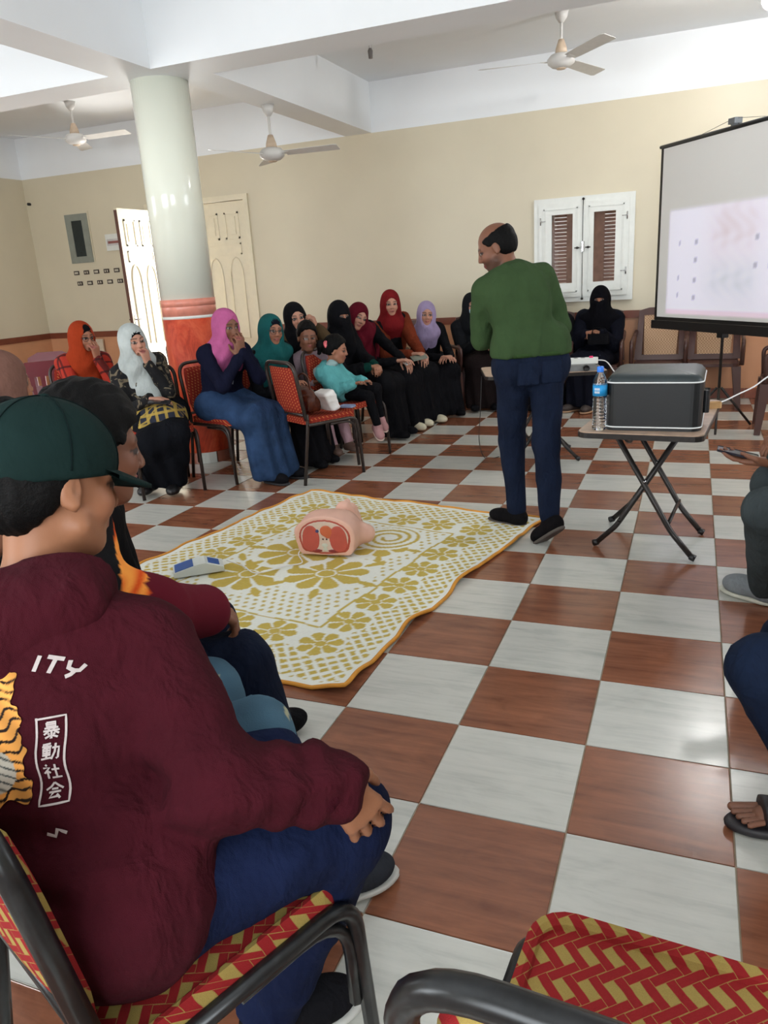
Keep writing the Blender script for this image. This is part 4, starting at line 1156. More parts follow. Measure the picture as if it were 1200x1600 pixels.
MB().rbox((CXH + 0.012, -0.03), 0.014, 0.045, 0.06, 0.16, 0.012, 3, 0.008).build('handle', M_BLACK, case)
MB().tube([(-CXH - 0.002, -0.10, 0.02), (-CXH - 0.012, -0.13, 0.03), (-CXH - 0.004, -0.16, 0.02)], 0.006).build('zip_pull', M_PIPE, case)

# water bottle
bt = thing('water_bottle', 'clear plastic water bottle with blue cap and blue label beside the black case', 'bottle', (-0.542, 1.925, TZ))
g = NT('clear_plastic'); g.b.inputs['Transmission Weight'].default_value = 1; g.b.inputs['Roughness'].default_value = 0.05; g.b.inputs['IOR'].default_value = 1.33
g.b.inputs['Base Color'].default_value = (0.93, 0.97, 1, 1)
prof = [(0.026, 0.0), (0.031, 0.004)]
for k in range(9):
    z = 0.015 + k * 0.0155; prof += [(0.032, z), (0.0300, z + 0.004), (0.0300, z + 0.009), (0.032, z + 0.013)]
prof += [(0.0325, 0.160), (0.0325, 0.205), (0.030, 0.225), (0.022, 0.246), (0.013, 0.262), (0.012, 0.270)]
MB().lathe(prof, seg=28).build('bottle_body', g.m, bt)
blu = plain('blue_label', (30, 140, 200), 0.35, var=0.25, nscale=25)
MB().lathe([(0.0328, 0.158), (0.0328, 0.206)], seg=28).build('label_wrap', blu, bt)
mbt = MB()
for (y, z, w_) in ((0.0, 0.190, 0.016), (0.0, 0.176, 0.018)):
    for k in range(4):
        a0 = math.radians(-128 + k * 11); a1 = a0 + math.radians(7)
        V = [(0.0333 * math.cos(a), 0.0333 * math.sin(a), zz) for zz in (z - 0.005, z + 0.005) for a in (a0, a1)]
        mbt.add(V, [(0, 1, 3, 2)])
mbt.build('label_lettering', M_PIPE, bt)
MB().lathe([(0.0145, 0.264), (0.015, 0.266), (0.015, 0.286), (0.013, 0.289)], seg=24).build('cap', plain('blue_cap', (40, 120, 220), 0.4), bt)

# power adapter lying by the case, cords
ad = thing('power_socket_adapter', 'small tan adapter block with pink plug beside the black case', 'adapter', (-0.045, 2.50, TZ), 20)
MB().rbox((0, 0), 0.035, 0.02, 0.0, 0.03, 0.01, 3, 0.006).build('block', plain('tan_plastic', (190, 150, 100), 0.5), ad)
MB().rbox((-0.045, 0.0), 0.012, 0.012, 0.008, 0.034, 0.005, 2, 0.003).build('plug', plain('pink_plastic', (214, 60, 140), 0.5), ad)
M_CORDW = plain('white_cord', (226, 226, 226), 0.5, var=0.02)
cd = MB().tube(smooth_pts([(-0.06, 2.50, TZ + 0.02), (0.0, 2.62, TZ + 0.012), (0.08, 2.75, TZ + 0.03), (0.16, 2.9, TZ + 0.045), (0.26, 3.0, TZ + 0.10), (0.42, 3.1, TZ + 0.13)], 6), 0.0042, 6).build('extension_cord', M_CORDW)
tag(cd, 'white cord running off to the right from the black case', 'cord')
# power strip and laptop-like device on second table
ps = thing('power_strip', 'white power strip with pink switch on the table behind the standing man', 'power strip', (-0.93, 4.02, TZ + 0.045), 12)
MB().rbox((0, 0), 0.15, 0.028, 0.0, 0.04, 0.012, 3, 0.006).build('housing', M_FRAMEW, ps)
MB().box((0.09, -0.008, 0.038), (0.115, 0.012, 0.05), 0.003).build('switch', plain('pink_switch', (236, 50, 110), 0.4), ps)
for k in range(4): MB().lathe([(0.016, 0.0402), (0.015, 0.0412)], (-0.105 + k * 0.05, 0, 0), 14).build('outlet', M_BLACK, ps)
pj = thing('projector', 'grey device under the white power strip on the rear table', 'projector', (-0.96, 4.06, TZ), 14)
MB().rbox((0, 0), 0.17, 0.12, 0.0, 0.038, 0.03, 4, 0.01, 2).build('housing', plain('grey_plastic', (120, 122, 122), 0.4), pj)
MB().lathe([(0.022, -0.135), (0.024, -0.12), (0.024, -0.11)], (0.08, 0, 0.02), 16, axis='y').build('lens', M_BLACK, pj)
cd = MB().tube(smooth_pts([(-0.79, 4.05, TZ + 0.065), (-0.72, 4.0, TZ + 0.06), (-0.64, 3.75, TZ + 0.02), (-0.55, 3.4, TZ + 0.0), (-0.48, 3.0, TZ - 0.03), (-0.40, 2.60, TZ + 0.006)], 8), 0.0042, 6).build('strip_cord', M_CORDW)
tag(cd, 'white cord from the power strip towards the black case', 'cord')
cd = MB().tube(smooth_pts([(-1.60, 3.90, TZ - 0.02), (-1.61, 3.87, 0.35), (-1.63, 3.9, 0.15), (-1.60, 3.95, 0.006), (-1.50, 4.0, 0.006)], 8), 0.003, 6).build('hanging_cord', M_BLACK)
tag(cd, 'thin black cord hanging from the rear table to the floor left of the man', 'cord')

# ------------------------------------------------------------------ projection screen on tripod
sc = thing('projection_screen', 'large portable projection screen on a tripod stand at the right', 'projection screen', (0.03, 5.20, 0), math.degrees(math.atan2(4.75 - 5.75, 0.25 + 0.51)))
HW = 0.86; Z0, Z1 = 0.86, 2.285
def screen_mesh():
    n, m = 90, 70
    yy, zz = np.meshgrid(np.linspace(-HW + 0.03, HW - 0.03, n), np.linspace(Z0 + 0.03, Z1 - 0.01, m), indexing='ij')
    V = np.stack([yy.ravel(), np.zeros(yy.size), zz.ravel()], 1)
    I = np.arange(n * m).reshape(n, m)
    F = np.stack([I[:-1, :-1], I[1:, :-1], I[1:, 1:], I[:-1, 1:]], -1).reshape(-1, 4)
    me = mesh_np('screen_fabric', V, F, False)
    y, z = V[:, 0], V[:, 2]
    base = np.tile(np.array(lin((236, 235, 232)), f32), (len(V), 1))
    inside = np.clip(np.minimum.reduce([(y + 0.71) / 0.02, (0.71 - y) / 0.02, (z - 0.91) / 0.02, (1.78 - z) / 0.02]), 0, 1)[:, None]
    img = np.tile(np.array(lin((226, 224, 238)), f32), (len(V), 1))
    rs = np.random.RandomState(4)
    cx = 0.10
    bl = np.exp(-(((y - cx) / 0.30) ** 4 + ((z - 1.45) / 0.36) ** 4))
    nz = 0.5 + 0.5 * np.sin(y * 31 + np.sin(z * 23) * 2) * np.sin(z * 27 + y * 13)
    red = bl * np.clip((z - 1.25) / 0.3, 0, 1) * (0.5 + 0.5 * nz); gr = bl * np.clip((1.40 - z) / 0.25, 0, 1) * (0.45 + 0.5 * nz)
    img = img * (1 - red[:, None] * 0.62) + np.array(lin((204, 184, 188)), f32) * red[:, None] * 0.62
    img = img * (1 - gr[:, None] * 0.55) + np.array(lin((150, 166, 164)), f32) * gr[:, None] * 0.55
    for ax, az in [(-0.55, 1.08), (-0.55, 1.22), (-0.55, 1.50), (-0.34, 1.50), (-0.34, 1.36), (-0.34, 1.20), (-0.34, 1.06), (0.50, 1.30), (0.50, 1.46), (0.36, 1.50), (0.36, 1.30), (0.6, 1.08)]:
        q = (np.abs(y - ax) < 0.018) & (np.abs(z - az) < 0.024); img[q] = np.array(lin((176, 174, 190)), f32)
    img[(np.abs(z - 0.94) < 0.012) & (np.abs(y) < 0.70)] = np.array(lin((226, 206, 220)), f32)
    c = np.ones((len(V), 4), f32); c[:, :3] = base * (1 - inside) + img * inside; c[:, 3] = 1
    e = np.zeros((len(V), 4), f32); e[:, :3] = img * inside; e[:, 3] = 1
    a = me.color_attributes.new('Col', 'FLOAT_COLOR', 'POINT'); a.data.foreach_set('color', c.ravel())
    a = me.color_attributes.new('Projected', 'FLOAT_COLOR', 'POINT'); a.data.foreach_set('color', e.ravel())
    return me
t = NT('projected_screen_fabric')
a = t.new('ShaderNodeAttribute', attribute_name='Col'); t.color(a.outputs[0])
a = t.new('ShaderNodeAttribute', attribute_name='Projected'); t.t.links.new(a.outputs[0], t.b.inputs['Emission Color']); t.b.inputs['Emission Strength'].default_value = 0.32  # projector light imitated: image painted into the fabric colour, with a faint glow
t.b.inputs['Roughness'].default_value = 0.8
me = screen_mesh(); me.materials.append(t.m)
link(bpy.data.objects.new('screen_fabric', me), sc)
MB().box((-HW, 0.004, Z0), (HW, 0.008, Z1)).box((-HW, -0.002, Z0), (-HW + 0.03, 0.004, Z1)).box((HW - 0.03, -0.002, Z0), (HW, 0.004, Z1)).build('black_border', M_BLACK, sc)
MB().tube([(-HW - 0.015, 0, Z1 + 0.008), (HW + 0.015, 0, Z1 + 0.008)], 0.014).build('top_bar', M_BLACK, sc)
MB().rbox((0, 0.0), HW + 0.02, 0.035, Z0 - 0.07, Z0 + 0.0, 0.03, 4, 0.015, 2).build('roller_case', M_BLACK, sc)
MB().tube([(0, 0.045, 0.16), (0, 0.045, Z1 + 0.06)], 0.012).build('pole', M_DARKMET, sc)
MB().box((-0.04, -0.01, Z1 + 0.035), (0.04, 0.06, Z1 + 0.075), 0.005).box((-0.015, 0.0, Z1 + 0.0), (0.015, 0.04, Z1 + 0.05)).build('hook_bracket', plain('grey_metal', (120, 124, 128), 0.4, 0.5), sc)
MB().tube([(-0.42, 0, Z1 + 0.01), (0, 0.02, Z1 + 0.075), (0.42, 0, Z1 + 0.01)], 0.002, 4).build('hanging_wire', M_DARKMET, sc)
MB().box((-0.02, 0.0, Z0 - 0.11), (0.055, 0.06, Z0 - 0.06), 0.004).build('clamp', M_BLACK, sc)
for k, a in enumerate((80, 200, 320)):
    a = math.radians(a - 0); MB().tube([(0.02 * math.cos(a), 0.045 + 0.02 * math.sin(a), 0.34), (0.30 * math.cos(a), 0.045 + 0.30 * math.sin(a), 0.012)], 0.010).build('leg', M_DARKMET, sc)

# ------------------------------------------------------------------ ceiling fans
M_FAN = plain('white_fan_enamel', (214, 212, 208), 0.4, var=0.04)
M_FANB = plain('beige_fan_cup', (206, 184, 160), 0.45)
def fan(label, mount, hub, rot, span=0.66, tilt=0.0):
    t = thing('ceiling_fan', label, 'ceiling fan', (hub[0], hub[1], hub[2]), rot)
    dz = mount[2] - hub[2]
    MB().tube([(0, 0, 0.03), (0, 0, dz - 0.02)], 0.011, 10).build('downrod', M_FAN, t)
    MB().lathe([(0.02, dz - 0.085), (0.045, dz - 0.05), (0.058, dz)], seg=20).build('canopy', M_FAN, t)
    MB().lathe([(0.05, 0.05), (0.045, 0.09), (0.022, 0.155)], seg=20).build('motor_cup', M_FANB, t)
    MB().lathe([(0.04, -0.055), (0.075, -0.045), (0.108, -0.02), (0.112, 0.015), (0.085, 0.045), (0.045, 0.055)], seg=28).build('motor', M_FAN, t)
    MB().lathe([(0.0, -0.066), (0.035, -0.062), (0.045, -0.05)], seg=16).build('bottom_cap', M_FANB, t)
    for k in range(3):
        a = 2 * math.pi * k / 3; c, s = math.cos(a), math.sin(a)
        R2 = lambda x, y, z: (x * c - y * s, x * s + y * c, z)
        V = []
        for x, w in ((0.13, 0.045), (0.2, 0.055), (span, 0.068), (span + 0.02, 0.05)):
            for y, z in ((-w, 0.012), (w, -0.012)):
                V.append(R2(x, y, z)); V.append(R2(x, y, z + 0.003))
        F = []
        for i in range(3):
            b = i * 4; F += [(b, b + 4, b + 6, b + 2), (b + 1, b + 3, b + 7, b + 5), (b, b + 1, b + 5, b + 4), (b + 2, b + 6, b + 7, b + 3)]
        F += [(0, 2, 3, 1), (12, 13, 15, 14)]
        mb = MB(); mb.add(V, F); mb.build('blade', M_FAN, t)
        mb = MB(); q = [R2(0.09, -0.02, 0.0), R2(0.17, -0.03, 0.008), R2(0.17, 0.03, -0.004), R2(0.09, 0.02, 0.0)]
        mb.add([(p[0], p[1], p[2] - 0.003) for p in q] + [(p[0], p[1], p[2] + 0.003) for p in q], [(3, 2, 1, 0), (4, 5, 6, 7), (0, 1, 5, 4), (1, 2, 6, 5), (2, 3, 7, 6), (3, 0, 4, 7)])
        mb.build('blade_bracket', M_FAN, t)
fan('white ceiling fan at the upper right, above the standing man', (-1.29, 5.53, ZC), (-1.29, 5.53, 2.99), 70)
fan('white ceiling fan just right of the column, hanging from the beam', (-3.70, 4.98, ZS), (-3.70, 4.88, 2.47), 5, 0.60)
fan('white ceiling fan at the upper left, partly behind the column', (-6.45, 5.60, ZC), (-6.45, 5.60, 2.985), 2)

# empty lamp holder on ceiling, pendant bulb
lh = thing('lamp_holder', 'empty lamp holder hanging from the ceiling left of the right-hand fan', 'lamp holder', (-2.93, 5.43, ZC - 0.10))
MB().tube([(0, 0, 0.04), (0, 0, 0.10)], 0.012).build('stem', M_FAN, lh)
MB().lathe([(0.018, -0.03), (0.02, 0.0), (0.022, 0.03), (0.012, 0.05)], seg=16).build('socket', plain('grey_lamp_socket', (112, 108, 106), 0.5), lh)
pl = thing('ceiling_lamp', 'glowing bulb on a short stem at the top right corner', 'lamp', (0.22, 4.98, 3.05))
MB().tube([(0, 0, 0.08), (0, 0, 0.30)], 0.010).build('stem', M_FAN, pl)
em = NT('lit_bulb'); em.b.inputs['Emission Color'].default_value = (1, 0.98, 0.95, 1); em.b.inputs['Emission Strength'].default_value = 320
pr = [(0.0, -0.07)] + [(0.062 * math.sin(math.pi * k / 10), -0.01 - 0.062 * math.cos(math.pi * k / 10)) for k in range(1, 10)] + [(0.02, 0.06), (0.018, 0.09)]
MB().lathe(pr, seg=20).build('bulb', em.m, pl)

# ------------------------------------------------------------------ things on the back wall
eb = thing('electrical_cabinet', 'grey metal meter cabinet with dark glass recessed in the far left wall', 'cabinet', (-7.655, YW, 2.08))
M_GREYM = plain('grey_cabinet_paint', (138, 142, 132), 0.45, var=0.08)
MB().box((-0.18, -0.02, -0.30), (-0.085, 0.0, 0.30)).box((0.085, -0.02, -0.30), (0.18, 0.0, 0.30)).box((-0.085, -0.02, 0.22), (0.085, 0.0, 0.30)).box((-0.085, -0.02, -0.30), (0.085, 0.0, -0.22)).build('door_frame', M_GREYM, eb)
MB().box((-0.087, -0.012, -0.222), (0.087, -0.008, 0.222)).build('glass', plain('dark_glass', (28, 40, 42), 0.12), eb)
MB().box((-0.20, -0.010, 0.30), (0.20, 0.0, 0.325)).box((0.18, -0.010, -0.30), (0.20, 0.0, 0.30)).build('surround', M_CREAM, eb)
cb = thing('breaker_box', 'white breaker box beside the open door edge', 'breaker box', (-7.10, YW, 1.99))
MB().rbox((0, 0.0), 0.13, 0.03, -0.09, 0.11, 0.012, 3).build('housing', M_FRAMEW, cb)
MB().box((-0.10, -0.036, -0.03), (0.10, -0.029, 0.05), 0.002).build('cover', plain('grey_cover', (200, 196, 194), 0.3), cb)
MB().box((-0.08, -0.040, -0.005), (0.08, -0.034, 0.025)).build('breakers', plain('reddish_breakers', (140, 84, 78), 0.5), cb)
k = 0
M_SW = plain('dark_switch_plate', (58, 46, 40), 0.35); M_SWW = plain('ivory_switch', (220, 214, 196), 0.4)
for row in range(2):
    for c_ in range(5):
        X = -7.80 + 0.165 * c_ + 0.03 * row; Z = 1.66 - 0.135 * row
        s_ = thing('wall_switch', '%s of five small oval switches in the %s row under the grey cabinet' % (('leftmost', 'second', 'middle', 'fourth', 'rightmost')[c_], ('upper', 'lower')[row]), 'switch', (X, YW, Z), 0, 'wall switches under the cabinet')
        MB().box((-0.045, -0.009, -0.026), (0.045, 0.0, 0.026), 0.004).build('plate', M_SW, s_)
        for q in ((-0.02, 0.0, 0.02) if (c_ + row) % 2 == 0 else (-0.017, 0.017)):
            MB().box((q - 0.007, -0.013, -0.013), (q + 0.007, -0.008, 0.013), 0.002).build('rocker', M_SWW, s_)
def socket(label, loc, yaw=0):
    s_ = thing('wall_socket', label, 'socket', loc, yaw)
    MB().box((-0.055, -0.010, -0.035), (0.055, 0.0, 0.035), 0.006).build('plate', M_SWW, s_)
    MB().box((-0.034, -0.013, -0.016), (0.034, -0.009, 0.016), 0.004).build('insert', M_BLACK, s_)
socket('ivory wall socket on the brown dado rail, between the orange and the white headscarf', (-7.18, YW - 0.018, 0.865))
socket('ivory wall socket low on the peach wall behind the maroon chairs', (-7.86, YW, 0.62))
so = thing('column_socket', 'white round-cornered socket box on the side of the orange column', 'socket', (CC[0] - 0.19, CC[1] - 0.10, 0.62), -60)
MB().rbox((0, 0.0), 0.02, 0.03, -0.045, 0.045, 0.015, 3, 0.008).build('plate', M_SWW, so)
MB().box((-0.012, -0.034, -0.02), (0.012, -0.028, 0.02), 0.003).build('insert', M_BLACK, so)
cw = thing('wall_clip', 'small dark hook high on the left end of the back wall', 'hook', (-8.38, YW, 2.56))
MB().lathe([(0.0, -0.05), (0.018, -0.04), (0.018, 0.0)], (0, 0, 0), 10, axis='y').build('hook_body', M_BLACK, cw)
cl = thing('column_clip', 'dark cable clip at the top left of the column', 'clip', (CC[0] - 0.214, CC[1] - 0.02, 2.66))
MB().tube([(0, 0, 0.12), (-0.02, 0, 0.08), (0, 0, 0.05), (-0.015, 0, 0.0), (0, 0, -0.05)], 0.006).build('cable_loop', M_BLACK, cl)
bd = thing('panel_board', 'tall narrow dark frame against the dado left of the rust headscarf', 'frame', (-7.72, YW - 0.04, 0.0), 0)
MB().box((-0.05, -0.02, 0.0), (0.0, 0.02, 0.86), 0.003).build('stile', plain('grey_brown_frame', (104, 84, 72), 0.5), bd)
MB().box((0.0, -0.012, 0.0), (0.20, 0.012, 0.80)).build('board', plain('pale_board', (206, 190, 168), 0.5), bd)

# ------------------------------------------------------------------ blanket
GOLD = np.array(lin((196, 172, 84)), f32); WHT = np.array(lin((230, 232, 222)), f32)
def blanket():
    n, m = 240, 300
    u, v = np.meshgrid(np.linspace(0, 1, n), np.linspace(0, 1, m), indexing='ij')
    BL, BR, TR, TL = (-2.95, 0.70), (-1.25, 0.46), (-0.895, 2.52), (-2.56, 2.86)
    # slightly wavy outline
    def wav(t, a, ph): return a * (np.sin(t * 17 + ph) + 0.6 * np.sin(t * 31 + ph * 2) + 0.3 * np.sin(t * 57 + ph))
    X = (1 - u) * (1 - v) * BL[0] + u * (1 - v) * BR[0] + u * v * TR[0] + (1 - u) * v * TL[0]
    Y = (1 - u) * (1 - v) * BL[1] + u * (1 - v) * BR[1] + u * v * TR[1] + (1 - u) * v * TL[1]
    eu = np.exp(-(1 - u) / 0.10) ; ev = np.exp(-v / 0.08); el = np.exp(-u / 0.08); et = np.exp(-(1 - v) / 0.06)
    X = X + wav(v, 0.010, 1.0) * eu + wav(v, 0.012, 4.0) * el - 0.045 * np.sin(v * 3.14) * eu
    Y = Y + wav(u, 0.014, 2.0) * ev + wav(u, 0.008, 5.0) * et
    Z = 0.010 + 0.004 * np.sin(u * 9 + v * 5) * np.sin(v * 11 - u * 3) + (0.016 * np.maximum(0, np.sin(v * 25 + 0.5) + 0.2) * np.exp(-(1 - u) / 0.03) + 0.022 * np.maximum(0, np.sin(u * 19 + 1.2)) * np.exp(-v / 0.03) + 0.008 * np.maximum(0, np.sin(u * 31)) * np.exp(-(1 - v) / 0.02)) + 0.006 * np.maximum(0, np.sin(v * 43)) * np.exp(-u / 0.02)
    Z = np.maximum(Z, 0.006)
    V = np.stack([X.ravel(), Y.ravel(), Z.ravel()], 1)
    I = np.arange(n * m).reshape(n, m); F = np.stack([I[:-1, :-1], I[1:, :-1], I[1:, 1:], I[:-1, 1:]], -1).reshape(-1, 4)
    W, L = 1.66, 2.12
    x = (u * W).ravel(); y = (v * L).ravel()
    ex = np.minimum(x, W - x); ey = np.minimum(y, L - y)
    g_ = np.zeros(len(x))
    EX, EY = 0.37, 0.42
    inside = (ex > EX) & (ey > EY)
    m_ = np.minimum(ex / EX, ey / EY)      # 0 edge .. 1 frame line
    # lattice of leaf cells near the edge
    a = (x + y) / 0.062; b = (x - y) / 0.062
    fa, fb = np.abs(a % 1 - 0.5), np.abs(b % 1 - 0.5)
    jit = 0.05 * np.sin(x * 41 + y * 13) + 0.05 * np.sin(y * 57 - x * 19)
    lat = (fa < 0.34 + jit) & (fb < 0.30 - jit)
    edge = (~inside) & (m_ > 0.10)
    g_[edge & lat & (m_ < 0.56)] = 1
    # row of flowers inside the lattice
    def flower(cx, cy, R, ph, petals=7, core=0.24):
        dx, dy = x - cx, y - cy; r = np.hypot(dx, dy); th = np.arctan2(dy, dx) + ph
        pr_ = R * (0.70 + 0.30 * np.abs(np.cos(th * petals / 2)) ** 0.7)
        clear = r < R * 1.10; gap = np.abs(np.cos(th * petals / 2)) < 0.30
        return clear, (r < pr_) & ~(gap & (r > R * 0.30)) & ~((r < R * (core + 0.05)) & (r > R * core)), r
    fl = []
    k = 0
    for cy in np.arange(0.30, L - 0.2, 0.215):
        for cx in (0.262, W - 0.262): fl.append((cx + 0.015 * (-1) ** k, cy, 0.098)); k += 1
    for cx in np.arange(0.47, W - 0.4, 0.225):
        for cy in (0.30, L - 0.30): fl.append((cx, cy + 0.012 * (-1) ** k, 0.10)); k += 1
    for i, (cx, cy, R) in enumerate(fl):
        c, p, r = flower(cx, cy, R, i * 1.3, 7)
        g_[c] = 0; g_[p] = 1
    # frame lines
    wob = 0.006 * np.sin(x * 20) + 0.006 * np.sin(y * 17)
    for e1, e2, E1, E2 in ((ex, ey, EX, EY), (ey, ex, EY, EX)):
        g_[(np.abs(e1 - E1 + wob) < 0.0065) & (e2 > E2 - 0.005)] = 1
    # dotted field
    a = x / 0.048; b = y / 0.040; row = np.floor(b)
    dd = ((a + 0.5 * (row % 2)) % 1 - 0.5) ** 2 / 0.055 + (b % 1 - 0.5) ** 2 / 0.09
    g_[inside & (dd < 1) & (ex > EX + 0.03) & (ey > EY + 0.03)] = 0.9
    # large central flowers, leaves, scrolls
    for cx, cy, R, ph, pt in ((0.62, 0.78, 0.20, 0.3, 8), (0.98, 0.93, 0.21, 0.9, 9), (0.66, 1.12, 0.20, 0.1, 8), (1.02, 1.38, 0.17, 1.0, 7)):
        c, p, r = flower(cx, cy, R, ph, pt, 0.2)
        c2 = r < R * 1.2
        g_[c2 & inside] = 0; g_[p] = 1
        for q in range(6):
            an = ph + q * 1.047; lx, ly = cx + math.cos(an) * R * 1.22, cy + math.sin(an) * R * 1.22
            dx, dy = (x - lx) * math.cos(an) + (y - ly) * math.sin(an), -(x - lx) * math.sin(an) + (y - ly) * math.cos(an)
            g_[((dx / (R * 0.28)) ** 2 + (dy / (R * 0.10)) ** 2 < 1) & inside] = 1
    for cx, cy, sg, R in ((1.00, 1.50, 1, 0.17), (0.72, 1.52, -1, 0.14)):
        dx, dy = (x - cx) * sg, y - cy; r = np.hypot(dx, dy); th = np.arctan2(dy, dx)
        g_[(r < R * 1.1) & inside] = 0
        for tt in range(3):
            rr = R * (0.18 + 0.30 * (th + math.pi) / (2 * math.pi) + 0.30 * tt)
            g_[(np.abs(r - rr) < 0.011) & (r < R) & inside] = 1
    g_[m_ < 0.05] = 0
    fuzz = np.random.RandomState(2).uniform(-0.06, 0.06, len(x))
    g_ = np.clip(g_ + fuzz * (g_ > 0), 0, 1)
    shade = 1 + 0.04 * np.sin(x * 7) * np.sin(y * 5) + np.random.RandomState(3).uniform(-0.03, 0.03, len(x))
    c = np.ones((len(x), 4), f32)
    c[:, :3] = (WHT[None] * (1 - g_[:, None]) + GOLD[None] * g_[:, None]) * shade[:, None]
    me = mesh_np('blanket', V, F, True)
    at = me.color_attributes.new('Col', 'FLOAT_COLOR', 'POINT'); at.data.foreach_set('color', c.ravel())
    me.materials.append(vcol('plush_blanket', 0.95, 0.1, 0.6))
    o = bpy.data.objects.new('blanket', me); link(o)
    tag(o, 'white plush blanket with yellow flower pattern spread on the tiled floor', 'blanket')
    ring = np.concatenate([I[:, 0], I[-1, 1:], I[::-1, -1][1:], I[0, ::-1][1:-1]])[::3]
    pts = [Vector(V[i]) for i in ring]; pts.append(pts[0])
    MB().tube([(p.x, p.y, p.z) for p in pts], 0.0085, 6, caps=False).build('orange_hem', plain('orange_hem_ribbon', (214, 146, 48), 0.7, bump=0.3), o)
    return o
blanket()

# ------------------------------------------------------------------ training manikin
mk = thing('training_manikin', 'pink half-torso training manikin lying on the blanket, open section facing the camera', 'manikin', (-1.885, 1.69, 0.016), 0)
MYAW = 97
mf = head_frame(MYAW, 0); mo = np.array((-1.885, 1.69, 0.016)); MP = lambda *p: mo + np.array(p) @ mf      # local: x towards the head, y left, z up
M_RUB = plain('pink_rubber_skin', (228, 180, 160), 0.42, var=0.04)
M_BRR = plain('brown_back_shell', (178, 112, 78), 0.5, var=0.1)
it = [ell(MP(0.06, 0, 0.115), (0.21, 0.168, 0.105), mf), box3(MP(0.06, 0, 0.055), (0.12, 0.150, 0.055), mf, 0.04, 0.04),
      cap(MP(0.15, 0.12, 0.09), MP(0.16, 0.175, 0.075), 0.060, 0.052, 0.04), cap(MP(0.15, -0.12, 0.09), MP(0.16, -0.175, 0.075), 0.060, 0.052, 0.04),
      ell(MP(0.12, 0.07, 0.165), (0.07, 0.06, 0.035), mf, 0.04), ell(MP(0.12, -0.07, 0.165), (0.07, 0.06, 0.035), mf, 0.04),
      cap(MP(0.18, 0, 0.12), MP(0.28, -0.01, 0.12), 0.065, 0.052, 0.03), plane(MP(0.0, 0, 0), -mf[0], 0.006), plane(MP(0, 0, 0.002), (0, 0, -1), 0.01)]
solid('torso', it, 0.006, M_RUB, mk, mo)
hfr = np.array((-0.45 * mf[0] * -1 * -1 + 0.0, mf[1], mf[0]))      # face up, head away from the section
fwd = unit(np.array((0, 0, 1.0)) * 0.88 + mf[0] * 0.47); left = mf[1]; upv = np.cross(fwd, left); 
if upv @ mf[0] < 0: left = -left; upv = np.cross(fwd, left)
hfr = np.array((fwd, left, upv))
hcen = MP(0.345, -0.02, 0.098)
solid('head', [head_items(hcen, hfr, 0.92, False)], 0.005, M_RUB, mk, mo)
solid('back_shell', [ell(hcen - fwd * 0.03 + upv * 0.03, np.array((0.085, 0.080, 0.088)), hfr), plane(hcen - fwd * 0.012 + upv * 0.02, unit(fwd - upv * 0.55), 0.004)], 0.006, M_BRR, mk, mo)
R_ = lambda rgb, nm: plain(nm, rgb, 0.4, var=0.08)
def sect(name, items, mat, front):
    its = items + [plane(MP(-front, 0, 0), -mf[0], 0.001), plane(MP(0.02, 0, 0), mf[0], 0.001)]
    its[len(items)]['op'] = 'i'
    solid(name, its, 0.0038, mat, mk, mo)
E2 = lambda y, z, ry, rz, op='u', k=0.006: dict(ell(MP(0.0, y, z), (0.05, ry, rz), mf, k), op=op)
sect('section_rim', [E2(0, 0.108, 0.140, 0.092), box3(MP(0, 0, 0.065), (0.05, 0.128, 0.042), mf, 0.03, 0.03)], R_((176, 74, 58), 'dark_red_flesh'), 0.0015)
sect('rib_cage', [E2(0, 0.108, 0.130, 0.083), box3(MP(0, 0, 0.065), (0.05, 0.118, 0.034), mf, 0.03, 0.03)], R_((214, 190, 172), 'ivory_bone'), 0.003)
for q in (1, -1):
    sect('lung', [E2(0.074 * q, 0.100, 0.047, 0.068), E2(0.080 * q, 0.066, 0.040, 0.040, k=0.02)], R_((190, 84, 70), 'red_lung'), 0.0055)
sect('heart', [E2(-0.012, 0.138, 0.034, 0.031), E2(-0.02, 0.120, 0.020, 0.022)], R_((200, 100, 62), 'orange_heart'), 0.0065)
sect('vessel', [E2(0.038, 0.137, 0.011, 0.010)], R_((58, 60, 110), 'blue_vessel'), 0.0065)
sect('vertebra', [E2(0, 0.060, 0.018, 0.012), E2(0, 0.038, 0.014, 0.008)], R_((206, 208, 190), 'pale_vertebra'), 0.0055)
for yy in (0.008, -0.012): sect('airway', [E2(yy, 0.094, 0.006, 0.005)], R_((70, 30, 36), 'dark_airway'), 0.0055)
for q in (1, -1): sect('back_muscle', [E2(0.045 * q, 0.030, 0.030, 0.009)], R_((140, 50, 48), 'dark_muscle'), 0.0055)

